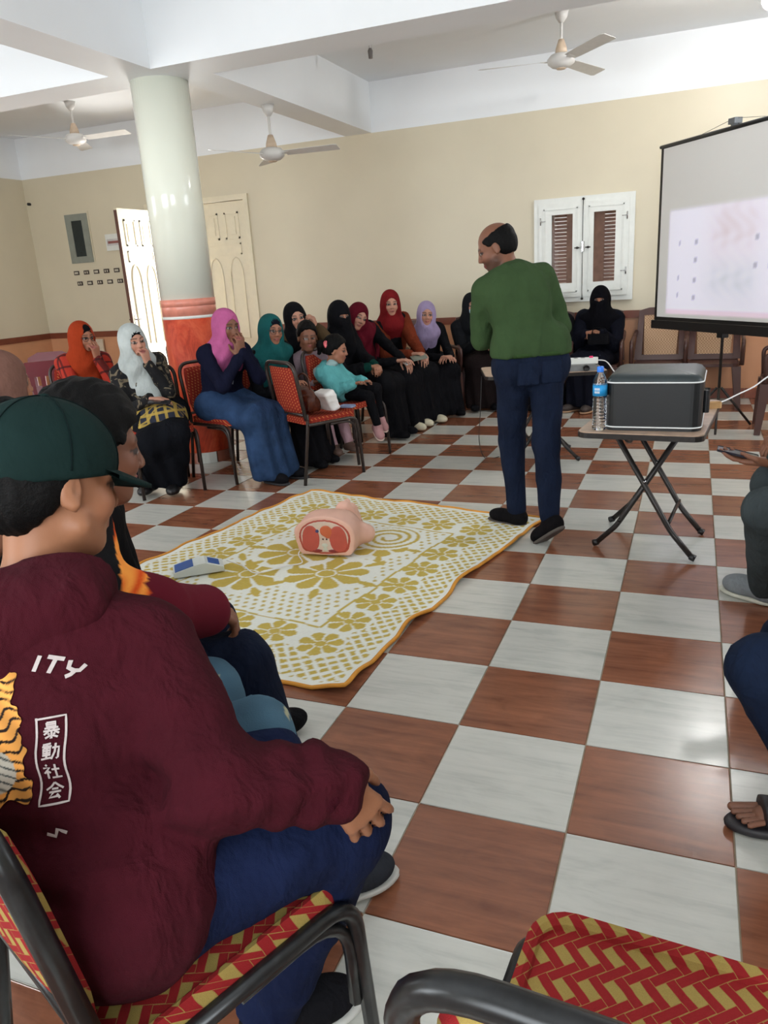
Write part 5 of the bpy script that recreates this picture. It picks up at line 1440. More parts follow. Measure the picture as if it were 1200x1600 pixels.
# training defibrillator and its leads
ae = thing('training_defibrillator', 'white sloping electronic box with two blue panels on the blanket', 'medical device', (-2.44, 1.355, 0.018), 38)
V = []
for y in (-0.062, 0.062):
    V += [(-0.13, y, 0), (0.12, y, 0), (0.12, y, 0.022), (0.03, y, 0.055), (0.0, y, 0.055), (-0.13, y, 0.025)]
F = [(5, 4, 3, 2, 1, 0), (6, 7, 8, 9, 10, 11)] + [(i, (i + 1) % 6, (i + 1) % 6 + 6, i + 6) for i in range(6)]
mb = MB(); mb.add(V, F); mb.build('housing', plain('white_device_plastic', (216, 222, 216), 0.4, var=0.02), ae)
M_BLUEP = plain('blue_panel', (52, 92, 160), 0.4)
def slope(x0, x1, y0, y1, nm):
    zz = lambda x: 0.025 + (x + 0.13) / 0.13 * 0.03 if x <= 0 else 0.055 - (x - 0.03) / 0.09 * 0.033
    V = [(x, y, zz(x) + d) for d in (0.0, 0.003) for x, y in ((x0, y0), (x1, y0), (x1, y1), (x0, y1))]
    mb = MB(); mb.add(V, [(3, 2, 1, 0), (4, 5, 6, 7), (0, 1, 5, 4), (1, 2, 6, 5), (2, 3, 7, 6), (3, 0, 4, 7)]); mb.build(nm, M_BLUEP, ae)
slope(-0.122, -0.030, -0.055, 0.055, 'blue_panel'); slope(0.045, 0.10, -0.04, 0.04, 'blue_screen')
cd = MB().tube(smooth_pts([(-2.33, 1.44, 0.05), (-2.24, 1.45, 0.022), (-2.12, 1.38, 0.022), (-2.02, 1.50, 0.022), (-1.96, 1.56, 0.022), (-2.03, 1.66, 0.03), (-2.02, 1.74, 0.06)], 8), 0.0032, 6).build('lead_wire', M_CORDW)
tag(cd, 'thin white lead from the blue-panelled box to the manikin', 'cord')

# ------------------------------------------------------------------ people
C_ = cloth
BLK = C_('black_cloth', (20, 20, 24), 0.8, 0.2, 0.5); NAVYBLK = C_('near_black_navy_cloth', (18, 20, 32), 0.8, 0.2)
def plaid(name, base, cols, sc, rot=(0.2, 0.3, 0.4)):
    t = NT(name); tc = t.new('ShaderNodeTexCoord'); mp = t.new('ShaderNodeMapping'); mp.inputs['Rotation'].default_value = rot
    t.t.links.new(tc.outputs['Object'], mp.inputs[0]); sp = t.new('ShaderNodeSeparateXYZ'); t.link(mp, 0, sp, 0)
    c = lin(base)
    out = None
    for ax, (col, w, off, k) in enumerate(cols):
        v = t.math('FRACT', t.math('ADD', t.math('DIVIDE', sp.outputs[(0, 2, 1)[k]], sc), off))
        m = t.math('MULTIPLY', t.math('LESS_THAN', v, w), 0.75)
        out = t.mix(m, out if out is not None else c, lin(col))
    t.color(out); t.b.inputs['Roughness'].default_value = 0.85; t.b.inputs['Specular IOR Level'].default_value = 0.2
    t.bump(t.noise(t.coord('Object', (1, 1, 0.45)), 16, 3, 0.6, 0.6), 0.5, 0.02)
    return t.m
def blotch(name, base, stops, scale):
    t = NT(name); v = t.coord('Object'); n = t.noise(v, scale, 2, 0.5, 1.2)
    t.color(t.ramp(n, [(p, lin(c)) for p, c in stops])); t.b.inputs['Roughness'].default_value = 0.85; t.b.inputs['Specular IOR Level'].default_value = 0.2
    t.bump(t.noise(t.coord('Object', (1, 1, 0.45)), 16, 3, 0.6, 0.6), 0.5, 0.02)
    return t.m
def V3(*a): return np.array(a, float)
def to_mouth(head, yaw, side=1, fwd=0.10, dn=0.17, lat=0.03):
    y = math.radians(yaw); f = V3(math.cos(y), math.sin(y), 0); l = V3(-math.sin(y), math.cos(y), 0)
    return np.array(head) + f * fwd + l * lat * side - V3(0, 0, dn)
def stripes_pos(p, fig): return p

# --- orange headscarf and plaid shirt
F = Fig(-35, (-4.66, 3.20, 0.53), (-4.60, 3.17, 1.075), hyaw=-14, hpitch=8, scale=0.95,
        wristL=to_mouth((-4.60, 3.17, 1.075), -14, 1, 0.115, 0.165, 0.02), dL=(0.1, -0.1, 1), nL=(-1, 0.2, 0.1), curlL=0.9, elbL=(0.3, 0.3, -1),
        wristR=(-4.35, 2.95, 0.62))
R_o, O = person('woman in rust orange headscarf, glasses and red plaid shirt, hand at her mouth', F, SK_M)
plaid_r = plaid('rust_red_plaid', (166, 50, 36), [((26, 18, 22), 0.16, 0.0, 0), ((26, 18, 22), 0.16, 0.3, 1), ((60, 20, 22), 0.1, 0.6, 2)], 0.10)
top(F, R_o, O, plaid_r, 0.024, name='plaid_shirt', cut=0.06)
skirt(F, R_o, O, C_('dark_red_cloth', (96, 30, 34)), name='skirt')
hijab(F, R_o, O, C_('rust_orange_scarf', (178, 66, 34), wr=0.4), side=1, long=0.12, under=1, under_mat=BLK, seed=2)
glasses(F, R_o, O, M_DARKMET); shoes(F, R_o, O, M_BLACK)

# --- white headscarf
F = Fig(-43, (-3.76, 2.88, 0.53), (-3.84, 2.83, 1.06), hyaw=-26, hpitch=6, hroll=6, scale=0.95,
        wristL=to_mouth((-3.84, 2.83, 1.06), -26, 1, 0.115, 0.16, 0.03), dL=(-0.1, -0.1, 1), nL=(-1, 0.1, 0.1), curlL=0.9, elbL=(0.4, 0.4, -1),
        wristR=(-3.66, 2.68, 0.67), ankL=(-3.56, 2.70, 0.085), ankR=(-3.74, 2.66, 0.085), footyaw=-70, dR=(1, 0.5, 0))
R_o, O = person('smiling woman in white headscarf and dark patterned dress, hand at her mouth', F, SK_L)
flor = blotch('black_floral_print', (0, 0, 0), [(0.50, (26, 26, 28)), (0.56, (40, 38, 36)), (0.60, (118, 106, 86)), (0.70, (60, 56, 48))], 16)
top(F, R_o, O, flor, 0.022, name='patterned_blouse', cut=0.06)
skirt(F, R_o, O, C_('black_skirt', (22, 24, 30)), name='skirt')
ply = plaid('navy_yellow_plaid', (38, 42, 56), [((178, 150, 70), 0.30, 0.1, 0), ((178, 150, 70), 0.28, 0.4, 1), ((178, 150, 70), 0.22, 0.7, 2)], 0.065, (0.1, 0.2, -0.6))
it = [cap(F.hipL, F.hipL + (F.knL - F.hipL) * 0.72, 0.128, 0.100, 0.05), cap(F.hipR, F.hipR + (F.knR - F.hipR) * 0.72, 0.128, 0.100, 0.05), cap((F.hipL + F.hipR) / 2, (F.hipL + F.hipR) / 2 + F.f * 0.28, 0.13, 0.105, 0.05), wrinkle(0.004, 16, 9)]
solid('plaid_tunic', it, 0.012, ply, R_o, O)
hijab(F, R_o, O, C_('white_scarf', (206, 214, 212), wr=0.4), side=0.6, long=0.16, under=1, under_mat=BLK, seed=4)
shoes(F, R_o, O, M_BLACK)
ph = MB().rbox((0, 0), 0.075, 0.036, 0, 0.009, 0.008, 3, 0.002).build('mobile_phone', plain('dark_phone', (30, 32, 38), 0.2))
ph.location = (-3.56, 2.66, 0.652); ph.rotation_euler = (0.15, 0.1, math.radians(30)); tag(ph, 'phone lying on the plaid lap of the woman in white headscarf', 'phone')

# --- pink headscarf
F = Fig(-20, (-3.42, 3.23, 0.54), (-3.29, 3.19, 1.115), hyaw=-24, hpitch=10, scale=0.98, wide=1.08,
        wristL=to_mouth((-3.28, 3.19, 1.115), -24, 1, 0.125, 0.175, 0.01), dL=(0.0, -0.05, 1), nL=(-1, 0.3, 0.1), curlL=0.8, elbL=(0.5, 0.2, -1),
        wristR=to_mouth((-3.28, 3.19, 1.115), -24, -1, 0.125, 0.215, 0.02), dR=(-0.05, 0.25, 1), nR=(-1, 0.4, 0), curlR=1.0, elbR=(0.5, -0.4, -1),
        ankL=(-2.93, 3.20, 0.085), ankR=(-2.98, 3.04, 0.085), footyaw=-10)
R_o, O = person('woman in pink headscarf, navy cardigan and long denim skirt', F, SK_D)
top(F, R_o, O, C_('navy_cardigan', (24, 26, 48)), 0.024, name='cardigan', cut=0.05)
solid('shirt', [ell(F.chest + F.sf * 0.062 - F.sp * 0.05, (0.070, 0.058, 0.20), F.sfr), ell(F.waist + F.sf * 0.07 - F.sp * 0.08, (0.08, 0.075, 0.08), F.sfr)], 0.011, C_('pale_grey_shirt', (150, 160, 176)), R_o, O)
skirt(F, R_o, O, C_('blue_denim', (52, 76, 112), 0.8, 0.28), name='denim_skirt', hem=0.03, flare=1.15)
hijab(F, R_o, O, C_('pink_scarf', (206, 106, 160), wr=0.4), drape=1.15, seed=6, long=0.02, under=None)
shoes(F, R_o, O, C_('black_shoe', (26, 26, 30)), plain('dark_sole', (44, 42, 44), 0.7))

# --- teal headscarf
F = Fig(-20, (-3.30, 3.74, 0.52), (-3.17, 3.62, 1.045), hyaw=-34, hpitch=6, hroll=-4, scale=0.96, wristL=(-2.98, 3.58, 0.63), wristR=(-3.02, 3.50, 0.64), ankL=(-2.86, 3.66, 0.085), ankR=(-2.86, 3.50, 0.085))
R_o, O = person('woman in teal headscarf and glasses beside the woman in pink', F, SK_M)
top(F, R_o, O, BLK, 0.026, name='abaya_top', cut=0.05)
skirt(F, R_o, O, BLK, name='abaya_skirt', hem=0.03, flare=1.2)
hijab(F, R_o, O, C_('teal_scarf', (36, 104, 104), wr=0.4), drape=1.42, long=0.20, under=1, under_mat=NAVYBLK, seed=8)
glasses(F, R_o, O, M_DARKMET); shoes(F, R_o, O, BLK)

# --- boy in lilac shirt
F = Fig(-38, (-3.10, 4.02, 0.52), (-3.00, 3.88, 0.965), hyaw=-52, hpitch=8, scale=0.78, hs=0.92, ankL=(-2.70, 3.86, 0.12), ankR=(-2.78, 3.74, 0.12))
R_o, O = person('young boy with short dark hair in lilac shirt between the women', F, SK_D, male=True)
top(F, R_o, O, C_('lilac_shirt', (158, 138, 146)), 0.014, name='shirt', cut=0.1)
trousers(F, R_o, O, C_('pale_pink_trousers', (206, 168, 176)))
def hair_cap(F, root, org, mat, t=0.010, front=0.055, top_=0.012, h=0.007, name='hair', nape=-0.045, rough=0.0012, side_low=-0.012, ring=None, fl=1.0):
    H = lambda *p: hp(F.head, F.hfr, F.hs, p); s = F.hs; fr = F.hfr
    it = [ell(H(-0.016, 0, 0.034), np.array((0.099 + t, 0.078 + t, 0.088 + t + top_)) * s, fr), ell(H(-0.045, 0, -0.012), np.array((0.058 + t, 0.066 + t * 0.6, 0.062 + t)) * s, fr, 0.03)]
    # cut away the face: plane leaning back from hairline to ear
    it.append(dict(plane(H(front, 0, 0.060), fr[0] * 0.80 - fr[2] * 0.60, 0.006)))
    it.append(dict(plane(H(0, 0, nape), -fr[2], 0.006)))
    it.append(dict(box3(H(0.05, 0, -0.05), (0.052 * s, 0.12, 0.062 * s), fr, 0.01, 0.008), op='s'))
    if ring is not None: it.append(dict(ell(H(0.02, 0, 0.11), np.array(ring) * s, fr, 0.012), op='s'))
    rs = np.random.RandomState(11); K = rs.normal(size=(4, 3)) * 130
    it.append(dict(t='n', f=lambda P: (sum(np.sin(P @ K[i].astype(f32) + i) for i in range(4)) * rough).astype(f32)))
    return solid(name, it, h, mat, root, org)
def hair_mat(name, rgb):
    t = NT(name); n = t.noise(t.coord('Object', (1, 1, 1)), 120, 4, 0.7)
    t.color(t.ramp(n, [(0.3, tuple(x * 0.5 for x in lin(rgb))), (0.7, tuple(x * 1.2 for x in lin(rgb)))])); t.b.inputs['Roughness'].default_value = 0.6; t.b.inputs['Specular IOR Level'].default_value = 0.12
    t.bump(n, 0.7, 0.004); return t.m
HAIR = hair_mat('black_hair', (9, 8, 8))
hair_cap(F, R_o, O, HAIR); shoes(F, R_o, O, plain('brown_sandal', (92, 70, 60), 0.6))

# --- black scarf and olive coat, leaning on her hand
F = Fig(-30, (-3.42, 4.44, 0.54), (-3.26, 4.20, 1.105), hyaw=-46, hpitch=8, hroll=8, scale=0.96,
        wristL=(-3.08, 4.22, 1.01), dL=(-0.25, -0.1, 1), nL=(-0.9, -0.2, 0), curlL=1.0, elbL=(0.7, 0.1, -0.6), wristR=(-3.1, 4.0, 0.64))
R_o, O = person('woman in black scarf and olive brown coat resting her cheek on her hand', F, SK_L)
olive = C_('olive_brown_coat', (92, 74, 52))
top(F, R_o, O, olive, 0.030, name='coat', cut=0.08, sleeve=0.026)
skirt(F, R_o, O, BLK, name='skirt')
hijab(F, R_o, O, BLK, long=0.05, seed=10); shoes(F, R_o, O, BLK)

# --- little girl in aqua hoodie
F = Fig(-8, (-2.74, 3.92, 0.545), (-2.80, 3.90, 0.855), hyaw=12, hpitch=10, scale=0.60, hs=0.86, ankL=(-2.46, 3.98, 0.30), ankR=(-2.44, 3.86, 0.26),
        wristL=(-2.58, 3.97, 0.60), wristR=(-2.60, 3.80, 0.60), footyaw=-40, toeL=-0.7, toeR=-0.7)
F.head = F.head + np.array((0.03, 0, 0))
R_o, O = person('little girl in fluffy aqua hoodie with a red and white hair clip', F, SK_M)
FLUF = C_('fluffy_aqua', (112, 196, 198), 0.95, 0.12, 0.7)
H = lambda *p: hp(F.head, F.hfr, F.hs, p)
top(F, R_o, O, FLUF, 0.034, h=0.010, name='hoodie', cut=0.08, sleeve=0.026, wr=0.005)
solid('hood', [cap(F.neck - F.sf * 0.06 + F.sl * 0.05, F.neck - F.sf * 0.06 - F.sl * 0.05, 0.055, None, 0.03), cap(F.neck + F.sl * 0.075, F.neck + F.sf * 0.07, 0.034, 0.03, 0.03), cap(F.neck - F.sl * 0.075, F.neck + F.sf * 0.07, 0.034, 0.03, 0.03), wrinkle(0.004, 30, 3)], 0.009, C_('pale_aqua_hood', (176, 206, 206), 0.95), R_o, O)
trousers(F, R_o, O, BLK)
hair_cap(F, R_o, O, HAIR, 0.014, 0.060)
solid('ponytail', [cap(H(-0.07, -0.01, 0.05), H(-0.135, -0.02, 0.03), 0.028, 0.038, 0.02), cap(H(-0.135, -0.02, 0.03), H(-0.15, -0.02, -0.05), 0.036, 0.014, 0.02), wrinkle(0.003, 60, 5)], 0.008, HAIR, R_o, O)
solid('hair_clip', [ell(H(-0.085, -0.065, 0.055), (0.020, 0.010, 0.024), F.hfr), ell(H(-0.075, -0.070, 0.03), (0.014, 0.010, 0.014), F.hfr)], 0.004, plain('red_white_clip', (206, 90, 96), 0.4, var=0.7, nscale=60), R_o, O)
shoes(F, R_o, O, C_('pink_shoe', (206, 156, 156)), plain('pale_sole', (200, 176, 164), 0.7), t=0.012)

# --- fully veiled woman beside the girl
F = Fig(-6, (-3.05, 4.66, 0.54), (-2.99, 4.50, 1.09), hyaw=-38, hpitch=8, scale=0.98, wristL=(-2.68, 4.48, 0.66), wristR=(-2.70, 4.40, 0.66), dL=(0.5, -0.7, -0.1), dR=(0.5, 0.7, -0.1), curlL=0.9, curlR=0.9, ankL=(-2.60, 4.74, 0.085), ankR=(-2.60, 4.58, 0.085))
R_o, O = person('fully veiled woman in black with green cuffs, just behind the little girl', F, SK_M)
top(F, R_o, O, BLK, 0.034, name='abaya_top', cut=0.35, sleeve=0.030)
solid('green_cuffs', [cap(F.elL + (F.wL - F.elL) * 0.35, F.elL + (F.wL - F.elL) * 0.93, 0.050, 0.040), cap(F.elR + (F.wR - F.elR) * 0.35, F.elR + (F.wR - F.elR) * 0.93, 0.050, 0.040)], 0.009, C_('dark_green_sleeve', (18, 66, 58)), R_o, O)
skirt(F, R_o, O, BLK, name='abaya_skirt', hem=0.03)
hijab(F, R_o, O, BLK, drape=1.3, long=0.22, niqab=True, seed=12); shoes(F, R_o, O, BLK)

# --- leaning woman in maroon
F = Fig(-14, (-3.00, 5.10, 0.54), (-2.96, 4.82, 1.055), hyaw=-42, hpitch=14, hroll=-24, scale=0.97, wristL=(-2.56, 4.86, 0.66), wristR=(-2.60, 4.78, 0.66), neckoff=(0, 0.10), curlL=0.4, ankL=(-2.56, 5.12, 0.085), ankR=(-2.56, 4.96, 0.085))
R_o, O = person('woman in maroon scarf leaning her head towards the veiled woman', F, SK_L)
mar = C_('maroon_scarf', (104, 22, 38))
top(F, R_o, O, BLK, 0.026, name='dress_top', cut=0.06); skirt(F, R_o, O, BLK, name='dress_skirt', hem=0.03)
hijab(F, R_o, O, mar, drape=1.35, long=0.30, seed=14, side=-0.6); shoes(F, R_o, O, plain('cream_shoe', (204, 196, 170), 0.6))
ph = MB().rbox((0, 0), 0.07, 0.034, 0, 0.009, 0.008, 3, 0.002).build('mobile_phone', plain('pale_phone', (206, 204, 200), 0.3))
ph.location = (-2.53, 4.84, 0.645); ph.rotation_euler = (0.2, 0.25, math.radians(-40)); tag(ph, 'pale phone held on the lap of the leaning woman in maroon', 'phone')

# --- brick red scarf
F = Fig(-30, (-2.92, 5.52, 0.55), (-2.83, 5.32, 1.135), hyaw=-60, hpitch=6, scale=1.0, wristL=(-2.50, 5.18, 0.68), wristR=(-2.58, 5.14, 0.68), ankL=(-2.48, 5.36, 0.085), ankR=(-2.56, 5.20, 0.085))
R_o, O = person('pale-faced woman in brick red scarf and rust cardigan', F, SK_L)
top(F, R_o, O, BLK, 0.020, name='dress_top', cut=0.3)
it = []
for sh, el, w, q in ((F.shL, F.elL, F.wL, 1), (F.shR, F.elR, F.wR, -1)):
    it += [cap(sh, el, 0.074, 0.060, 0.03), cap(el, el + (w - el) * 0.9, 0.060, 0.046, 0.02), ell(F.chest + F.sl * 0.095 * q - F.sp * 0.03, (0.136, 0.062, 0.20), F.sfr, 0.03)]
solid('cardigan', it + [wrinkle(0.003, 18, 4)], 0.011, C_('rust_cardigan', (128, 56, 34)), R_o, O)
skirt(F, R_o, O, BLK, name='dress_skirt', hem=0.03)
hijab(F, R_o, O, C_('brick_red_scarf', (132, 32, 36)), drape=0.95, long=0.0, seed=16); shoes(F, R_o, O, plain('cream_shoe', (204, 196, 170), 0.6))
bk = MB().rbox((0, 0), 0.10, 0.07, 0, 0.014, 0.008, 3, 0.003).build('notebook', plain('grey_green_cover', (120, 128, 116), 0.5))
bk.location = (-2.50, 5.10, 0.655); bk.rotation_euler = (0.15, 0.15, math.radians(-60)); tag(bk, 'grey notebook on the lap of the woman in brick red scarf', 'notebook')

# --- lavender scarf
F = Fig(-48, (-2.70, 5.94, 0.50), (-2.61, 5.72, 1.005), hyaw=-66, hpitch=8, hroll=-3, scale=0.90, hs=0.97, wristL=(-2.34, 5.62, 0.60), wristR=(-2.42, 5.56, 0.60), dL=(-0.4, -0.8, 0), ankL=(-2.34, 5.68, 0.085), ankR=(-2.46, 5.52, 0.085))
R_o, O = person('young woman in lavender lace headscarf and black dress, hands folded', F, SK_L)
top(F, R_o, O, BLK, 0.026, name='dress_top', cut=0.05); skirt(F, R_o, O, BLK, name='dress_skirt', hem=0.03)
hijab(F, R_o, O, C_('lavender_scarf', (184, 166, 206)), drape=1.0, long=0.06, seed=18); shoes(F, R_o, O, BLK)

# --- masked woman
F = Fig(-68, (-2.27, 6.42, 0.50), (-2.30, 6.28, 1.045), hyaw=-58, hpitch=6, scale=0.95, wristL=(-2.05, 6.12, 0.66), wristR=(-2.20, 6.06, 0.67), ankL=(-2.05, 6.04, 0.085), ankR=(-2.21, 5.98, 0.085))
R_o, O = person('woman in dark scarf and pale blue face mask, partly behind the standing man', F, SK_L)
DKG = C_('charcoal_cloth', (32, 34, 38))
top(F, R_o, O, DKG, 0.030, name='coat', cut=0.05, sleeve=0.024); skirt(F, R_o, O, C_('dark_brown_cloth', (34, 26, 26)), name='skirt', hem=0.03)
hijab(F, R_o, O, DKG, drape=0.9, seed=20)
H = lambda *p: hp(F.head, F.hfr, F.hs, p)
solid('face_mask', [ell(H(0.052, 0, -0.052), (0.062, 0.058, 0.048), F.hfr), dict(plane(H(0.0, 0, -0.015), F.hfr[2], 0.006))], 0.006, plain('pale_blue_mask', (164, 190, 206), 0.8), R_o, O)
shoes(F, R_o, O, BLK)

# --- seated figure hidden behind the standing man
F = Fig(-88, (-1.50, 6.42, 0.50), (-1.50, 6.30, 1.03), hyaw=-86, hpitch=6, scale=0.94, ankL=(-1.40, 6.02, 0.085), ankR=(-1.60, 6.02, 0.085), wide=1.05)
R_o, O = person('seated person in black, only a sleeve showing right of the standing man', F, SK_M, 0.012)
top(F, R_o, O, BLK, 0.030, name='coat', cut=0.05, sleeve=0.024); skirt(F, R_o, O, BLK, name='skirt', hem=0.03); hijab(F, R_o, O, BLK, drape=1.0, seed=22); shoes(F, R_o, O, BLK)

# --- veiled woman below the window
F = Fig(-92, (-1.04, 6.42, 0.50), (-1.02, 6.32, 1.05), hyaw=-90, hpitch=8, scale=0.96, wristL=(-0.99, 6.12, 0.74), wristR=(-1.12, 6.12, 0.74), dL=(-0.9, -0.2, 0.1), dR=(0.8, -0.2, 0.2), curlL=0.7, curlR=0.7, ankL=(-1.04, 5.98, 0.085), ankR=(-1.20, 6.02, 0.085), footyaw=-120)
R_o, O = person('fully veiled woman in black seated below the white window', F, SK_M)
top(F, R_o, O, NAVYBLK, 0.034, name='abaya_top', cut=0.14, sleeve=0.032)
skirt(F, R_o, O, NAVYBLK, name='abaya_skirt', hem=0.05)
hijab(F, R_o, O, C_('black_niqab', (14, 14, 20)), drape=1.55, long=0.24, niqab=True, seed=24, back=0.1)
shoes(F, R_o, O, plain('dark_sandal', (56, 46, 42), 0.6), plain('tan_sole', (176, 140, 110), 0.7))
hb = thing('handbag', 'small black handbag on the lap of the veiled woman below the window', 'bag', (-1.0, 6.06, 0.64), 5)
MB().rbox((0, 0), 0.10, 0.045, 0, 0.10, 0.02, 3, 0.012, 2).build('bag_body', BLK, hb)
MB().tube(fillet([(-0.06, 0, 0.095), (-0.05, 0, 0.15), (0.05, 0, 0.15), (0.06, 0, 0.095)], 0.03), 0.005, 6).build('strap', BLK, hb)

# --- woman seen from behind at the left edge
F = Fig(40, (-2.86, 0.56, 0.54), (-2.70, 0.62, 1.085), hyaw=60, hpitch=10, scale=0.98)
R_o, O = person('woman from behind in dusty brown headscarf and dark sequined top, left edge', F, SK_M, 0.012)
seq = blotch('dark_sequined_cloth', (0, 0, 0), [(0.5, (14, 30, 30)), (0.62, (20, 40, 40)), (0.68, (90, 110, 106)), (0.72, (20, 36, 36))], 60)
top(F, R_o, O, seq, 0.028, name='top', cut=0.05); skirt(F, R_o, O, BLK, name='skirt')
hijab(F, R_o, O, C_('dusty_brown_scarf', (132, 96, 84)), drape=1.15, seed=26, back=0.14, long=0.02); shoes(F, R_o, O, BLK)

# --- dark-haired boy at the left edge
F = Fig(42, (-2.10, -0.18, 0.50), (-1.88, -0.15, 1.015), hyaw=55, hpitch=16, scale=0.86, hs=0.94)
R_o, O = person('dark-haired boy at the left edge, only the back of his head showing', F, SK_M, 0.011, male=True)
top(F, R_o, O, DKG, 0.022, name='shirt', cut=0.05); trousers(F, R_o, O, C_('dark_jeans', (30, 36, 52)))
hair_cap(F, R_o, O, HAIR, 0.014, 0.06); shoes(F, R_o, O, BLK)

# --- standing man
F = Fig(125, (-0.95, 2.42, 0.90), (-1.15, 2.52, 1.50), hyaw=186, hpitch=24, hroll=0, scale=1.0, wide=0.95,
        ankL=(-1.03, 2.42, 0.085), ankR=(-0.80, 2.13, 0.15), kneeL=(-0.5, 0.8, 0), kneeR=(-0.5, 0.8, 0.1), footyaw=150, toeR=-0.75,
        wristL=(-1.20, 2.78, 1.06), wristR=(-1.05, 2.74, 1.08), elbL=(-0.3, -0.5, -0.9), elbR=(0.9, -0.2, -0.7), twist=-12, neckoff=(-0.03, 0), shdrop=0.035)
R_o, O = person('standing bald man in green jumper, seen from behind, head bent to the left', F, SK_D, 0.0078, male=True, beard=0.6)
GRN = C_('green_jumper', (66, 88, 56), 0.95, 0.1, 0.4)
it = F.torso(0.018) + F.arm(1, 0.020, 0.04) + F.arm(-1, 0.020, 0.04) + [cap(F.hipL + F.u * 0.10, F.hipR + F.u * 0.10, 0.124, None, 0.04), plane(F.pel + F.u * 0.055, -F.u, 0.01),
      ell(F.chest - F.sf * 0.03 + F.sp * 0.05, (0.108, 0.152, 0.18), F.sfr, 0.05), wrinkle(0.005, 14, 31)]
it[-3]['op'] = 'i'
solid('jumper', it, 0.010, GRN, R_o, O)
ribs = [cap(F.hipL + F.u * 0.065, F.hipR + F.u * 0.065, 0.127, None, 0.0, sc=(1, 1, 0.24), fr=np.eye(3))]
solid('ribbed_hem', ribs, 0.009, C_('green_rib', (66, 92, 52), 0.95, 0.1, 0.9), R_o, O)
collar = [cap(F.neck + F.sp * 0.015, F.neck + F.sp * 0.035, 0.072, 0.068, 0.0, sc=(1, 1, 0.5), fr=F.sfr)]
solid('collar', collar, 0.007, MATS['green_rib'], R_o, O)
JEAN = C_('dark_blue_jeans', (28, 37, 58), 0.85, 0.2, 0.6)
trousers(F, R_o, O, JEAN, 0.014, h=0.009, tb=0.018, end=0.97, wr=0.004)
for q in (1, -1):
    c = F.pel - F.f * 0.108 - F.l * 0.065 * q - F.u * 0.03
    solid('back_pocket', [box3(c, (0.018, 0.058, 0.062), np.array((F.f, F.l, F.u)), 0.01)], 0.007, C_('pocket_denim', (30, 40, 62), 0.85, 0.2, 0.6), R_o, O)
hair_cap(F, R_o, O, HAIR, 0.005, 0.060, 0.0, 0.005, nape=-0.060, rough=0.0005, ring=(0.125, 0.088, 0.064))
shoes(F, R_o, O, C_('black_suede', (24, 22, 24)), plain('grey_brown_sole', (84, 76, 70), 0.8), h=0.006)

# --- man with the phone at the right edge
F = Fig(182, (0.58, 1.60, 0.53), (0.44, 1.56, 1.16), hyaw=180, hpitch=28, scale=1.04, wristL=(0.135, 1.46, 0.64), wristR=(0.20, 1.60, 0.74), dL=(-1, 0.05, 0.05), nL=(0, 0.0, 1), curlL=0.28, curlR=0.6, dR=(-0.8, -0.35, -0.55), nR=(0.1, 0, -1),
        ankL=(0.185, 1.62, 0.09), ankR=(0.30, 1.86, 0.09), kneeL=(-0.7, -0.8, 0.7), elbL=(0.6, -0.3, -0.6), elbR=(0.6, 0.3, -0.4), footyaw=140)
F.knL = V3(0.125, 1.33, 0.49); F.knR = V3(0.17, 1.62, 0.51)
R_o, O = person('man at the right edge in grey trousers and trainers, looking at his phone', F, SK_D, 0.0078, male=True, beard=0.5)
top(F, R_o, O, C_('grey_green_top', (62, 74, 70)), 0.026, name='top', cut=0.10); trousers(F, R_o, O, C_('slate_grey_trousers', (74, 82, 84), 0.85, 0.15), 0.022, tb=0.040, end=1.0, wr=0.004)
hair_cap(F, R_o, O, HAIR, 0.010); shoes(F, R_o, O, C_('grey_knit_trainer', (150, 156, 160), 0.9, 0.1, 0.6, 0.2, 300), plain('cream_rubber_sole', (206, 204, 188), 0.6), t=0.010, h=0.006)
solid('wrist_band', [cap(F.wL + (F.elL - F.wL) * 0.08, F.wL + (F.elL - F.wL) * 0.18, 0.034, 0.035)], 0.005, plain('dark_watch', (40, 46, 44), 0.4), R_o, O)
ph = MB().rbox((0, 0), 0.075, 0.037, 0, 0.009, 0.008, 3, 0.002).build('mobile_phone', plain('black_phone', (26, 26, 38), 0.2))
ph.location = (0.020, 1.475, 0.665); ph.rotation_euler = (0, 0.22, math.radians(-3)); tag(ph, 'dark phone in the hand of the man at the right edge', 'phone')

